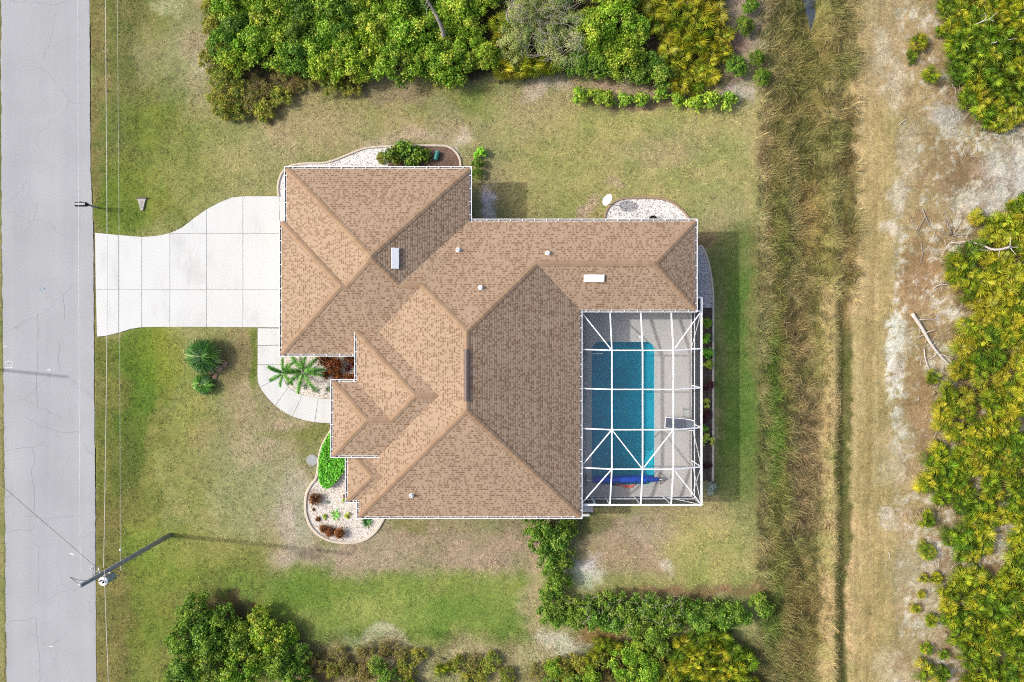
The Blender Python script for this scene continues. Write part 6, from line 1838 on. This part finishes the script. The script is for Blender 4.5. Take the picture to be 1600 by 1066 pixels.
# ------------------------------------------------------------------ poolside: cover reel, chaise, table, noodles, handrail
def reel():
    root = empty('cover_reel', P(978, 748), 'blue solar cover rolled on a reel at the south end of the pool', 'cover reel')
    z = .5; a, b = P(925, 750.5, z), P(1031, 749.5, z); d = (b-a).normalized(); L = (b-a).length
    MB().lathe(a+d*.03, [(.05, 0), (.17, .01), (.185, L*.2), (.175, L*.5), (.16, L*.8), (.13, L-.15), (.05, L-.08)], 18, d).build('rolled_cover', M['blue'], root, smooth=True)
    MB().tube([a-d*.38, b+d*.12], .03, 8).build('axle', M['white'], root)
    fl = [P(926, 744, .02), P(1020, 743, .02), P(1022, 748, .3), P(926, 749, .3)]
    mk('trailing_sheet', [fl[0]+Vector((0, 0, -.03)), fl[1]+Vector((0, 0, -.03)), fl[2], fl[3]], [(0, 1, 2, 3)], M['blue'], root)
    for p in (a-d*.32, b+d*.1):
        mb = MB()
        for s_ in (-1, 1): mb.tube([p, Vector((p.x, p.y+s_*.38, .1))], .025, 7)
        mb.tube([Vector((p.x, p.y-.38, .09)), Vector((p.x, p.y+.38, .09))], .025, 7); mb.build('end_stand', M['deadwood_grey'], root)
    mb = MB(); e = b+d*.2
    mb.tube([e, e+Vector((0, .25, .05)), e+Vector((.15, .25, .05))], .018, 6); mb.build('crank', M['steel'], root)
reel()
n1 = MB().tube(catmull([P(962, 756.5)+Vector((0, 0, .1)), P(972, 757.5)+Vector((0, 0, .1)), P(982, 758.8)+Vector((0, 0, .1)), P(992, 757)+Vector((0, 0, .1))], 5), .05, 10).build('pool_noodle', M['coral'])
tag(n1, 'longer coral pink foam noodle on the deck below the blue cover', 'pool noodle')
n2 = MB().tube(catmull([P(974, 760)+Vector((0, 0, .1)), P(982, 761)+Vector((0, 0, .1)), P(988, 760.2)+Vector((0, 0, .1))], 5), .045, 10).build('pool_noodle', M['coral'])
tag(n2, 'shorter coral pink foam noodle lying just below the longer one', 'pool noodle')
n3 = MB().tube(catmull([P(957, 757.2)+Vector((0, 0, .1)), P(962, 757.6)+Vector((0, 0, .1)), P(968, 758.4)+Vector((0, 0, .1))], 5), .04, 10).build('pool_noodle', plain('navy_foam', (0.02, 0.03, 0.12), .7, .1, 8))
tag(n3, 'dark navy foam noodle left of the coral ones', 'pool noodle')

def chaise():
    o = P(1058, 661); root = empty('chaise_lounge', o, 'grey sling chaise lounge with white frame beside the pool', 'chaise lounge')
    root.rotation_euler = (0, 0, math.radians(-5))
    def lb(fn, name, mat):
        mb = MB(); fn(mb); return mb.build(name, mat, root, local=True)
    hw = .34
    for s_ in (-1, 1):
        lb(lambda m: m.tube([(-.86, s_*hw, .38), (.28, s_*hw, .40)], .028, 8), 'side_rail', M['white'])
        lb(lambda m: m.tube([(.28, s_*hw, .40), (.66, s_*hw, .62), (.98, s_*hw*.9, .86)], .028, 8), 'back_rail', M['white'])
        for x in (-.68, .2): lb(lambda m: m.tube([(x, s_*hw, .38), (x-.05, s_*hw, .07)], .024, 8), 'leg', M['white'])
    lb(lambda m: m.tube([(-.86, -hw, .38), (-.86, hw, .38)], .028, 8), 'foot_rail', M['white'])
    lb(lambda m: m.tube([(.98, -hw*.9, .86), (.98, hw*.9, .86)], .028, 8), 'head_rail', M['white'])
    lb(lambda m: m.box((-.84, -hw+.03, .385), (.27, hw-.03, .40)), 'seat', M['sling'])
    def back(m):
        V = [(x, y, z) for x, z in ((.29, .41), (.66, .625), (.95, .845)) for y in (-hw*.92, hw*.92)]; V += [(v[0], v[1], v[2]-.015) for v in V]
        m.add(V, [(0, 2, 3, 1), (2, 4, 5, 3), (6, 7, 9, 8), (8, 9, 11, 10)])
    lb(back, 'backrest', M['sling'])
chaise()
def table():
    o = P(1071, 645); root = empty('side_table', o, 'small glass topped side table near the cage wall', 'table')
    root.rotation_euler = (0, 0, math.radians(-8)); w = .24; fm = plain('tan_frame', alb(168, 160, 148), .5, .05, 4)
    mb = MB()
    for s_ in (-1, 1): mb.bar((-w, s_*w, .45), (w, s_*w, .45), .025, .025); mb.bar((s_*w, -w, .45), (s_*w, w, .45), .025, .023)
    mb.build('frame', fm, root, local=True)
    for sx in (-1, 1):
        for sy in (-1, 1): MB().tube([(sx*w, sy*w, .06), (sx*w, sy*w, .44)], .013, 6).build('leg', fm, root, local=True)
    MB().box((-w, -w, .465), (w, w, .472)).build('glass_top', screen_mat('table_glass', .12, (.6, .7, .7)), root, local=True)
table()
hr = empty('pool_handrail', P(928, 552), 'short pale handrail arching over the west pool edge', 'handrail')
MB().tube(catmull([P(917, 553.6)+Vector((0, 0, .06)), P(917.5, 553.4)+Vector((0, 0, .5)), P(922, 552.8)+Vector((0, 0, .75)), P(932, 552.3)+Vector((0, 0, .75)), P(940, 552)+Vector((0, 0, .5)), P(941, 552)+Vector((0, 0, -.5))], 6), .028, 8).build('rail', M['white'], hr, smooth=True)
MB().lathe(P(917, 553.6)+Vector((0, 0, .062)), [(.06, 0), (.06, .015), (.03, .03)], 12).build('base_flange', M['steel'], hr)
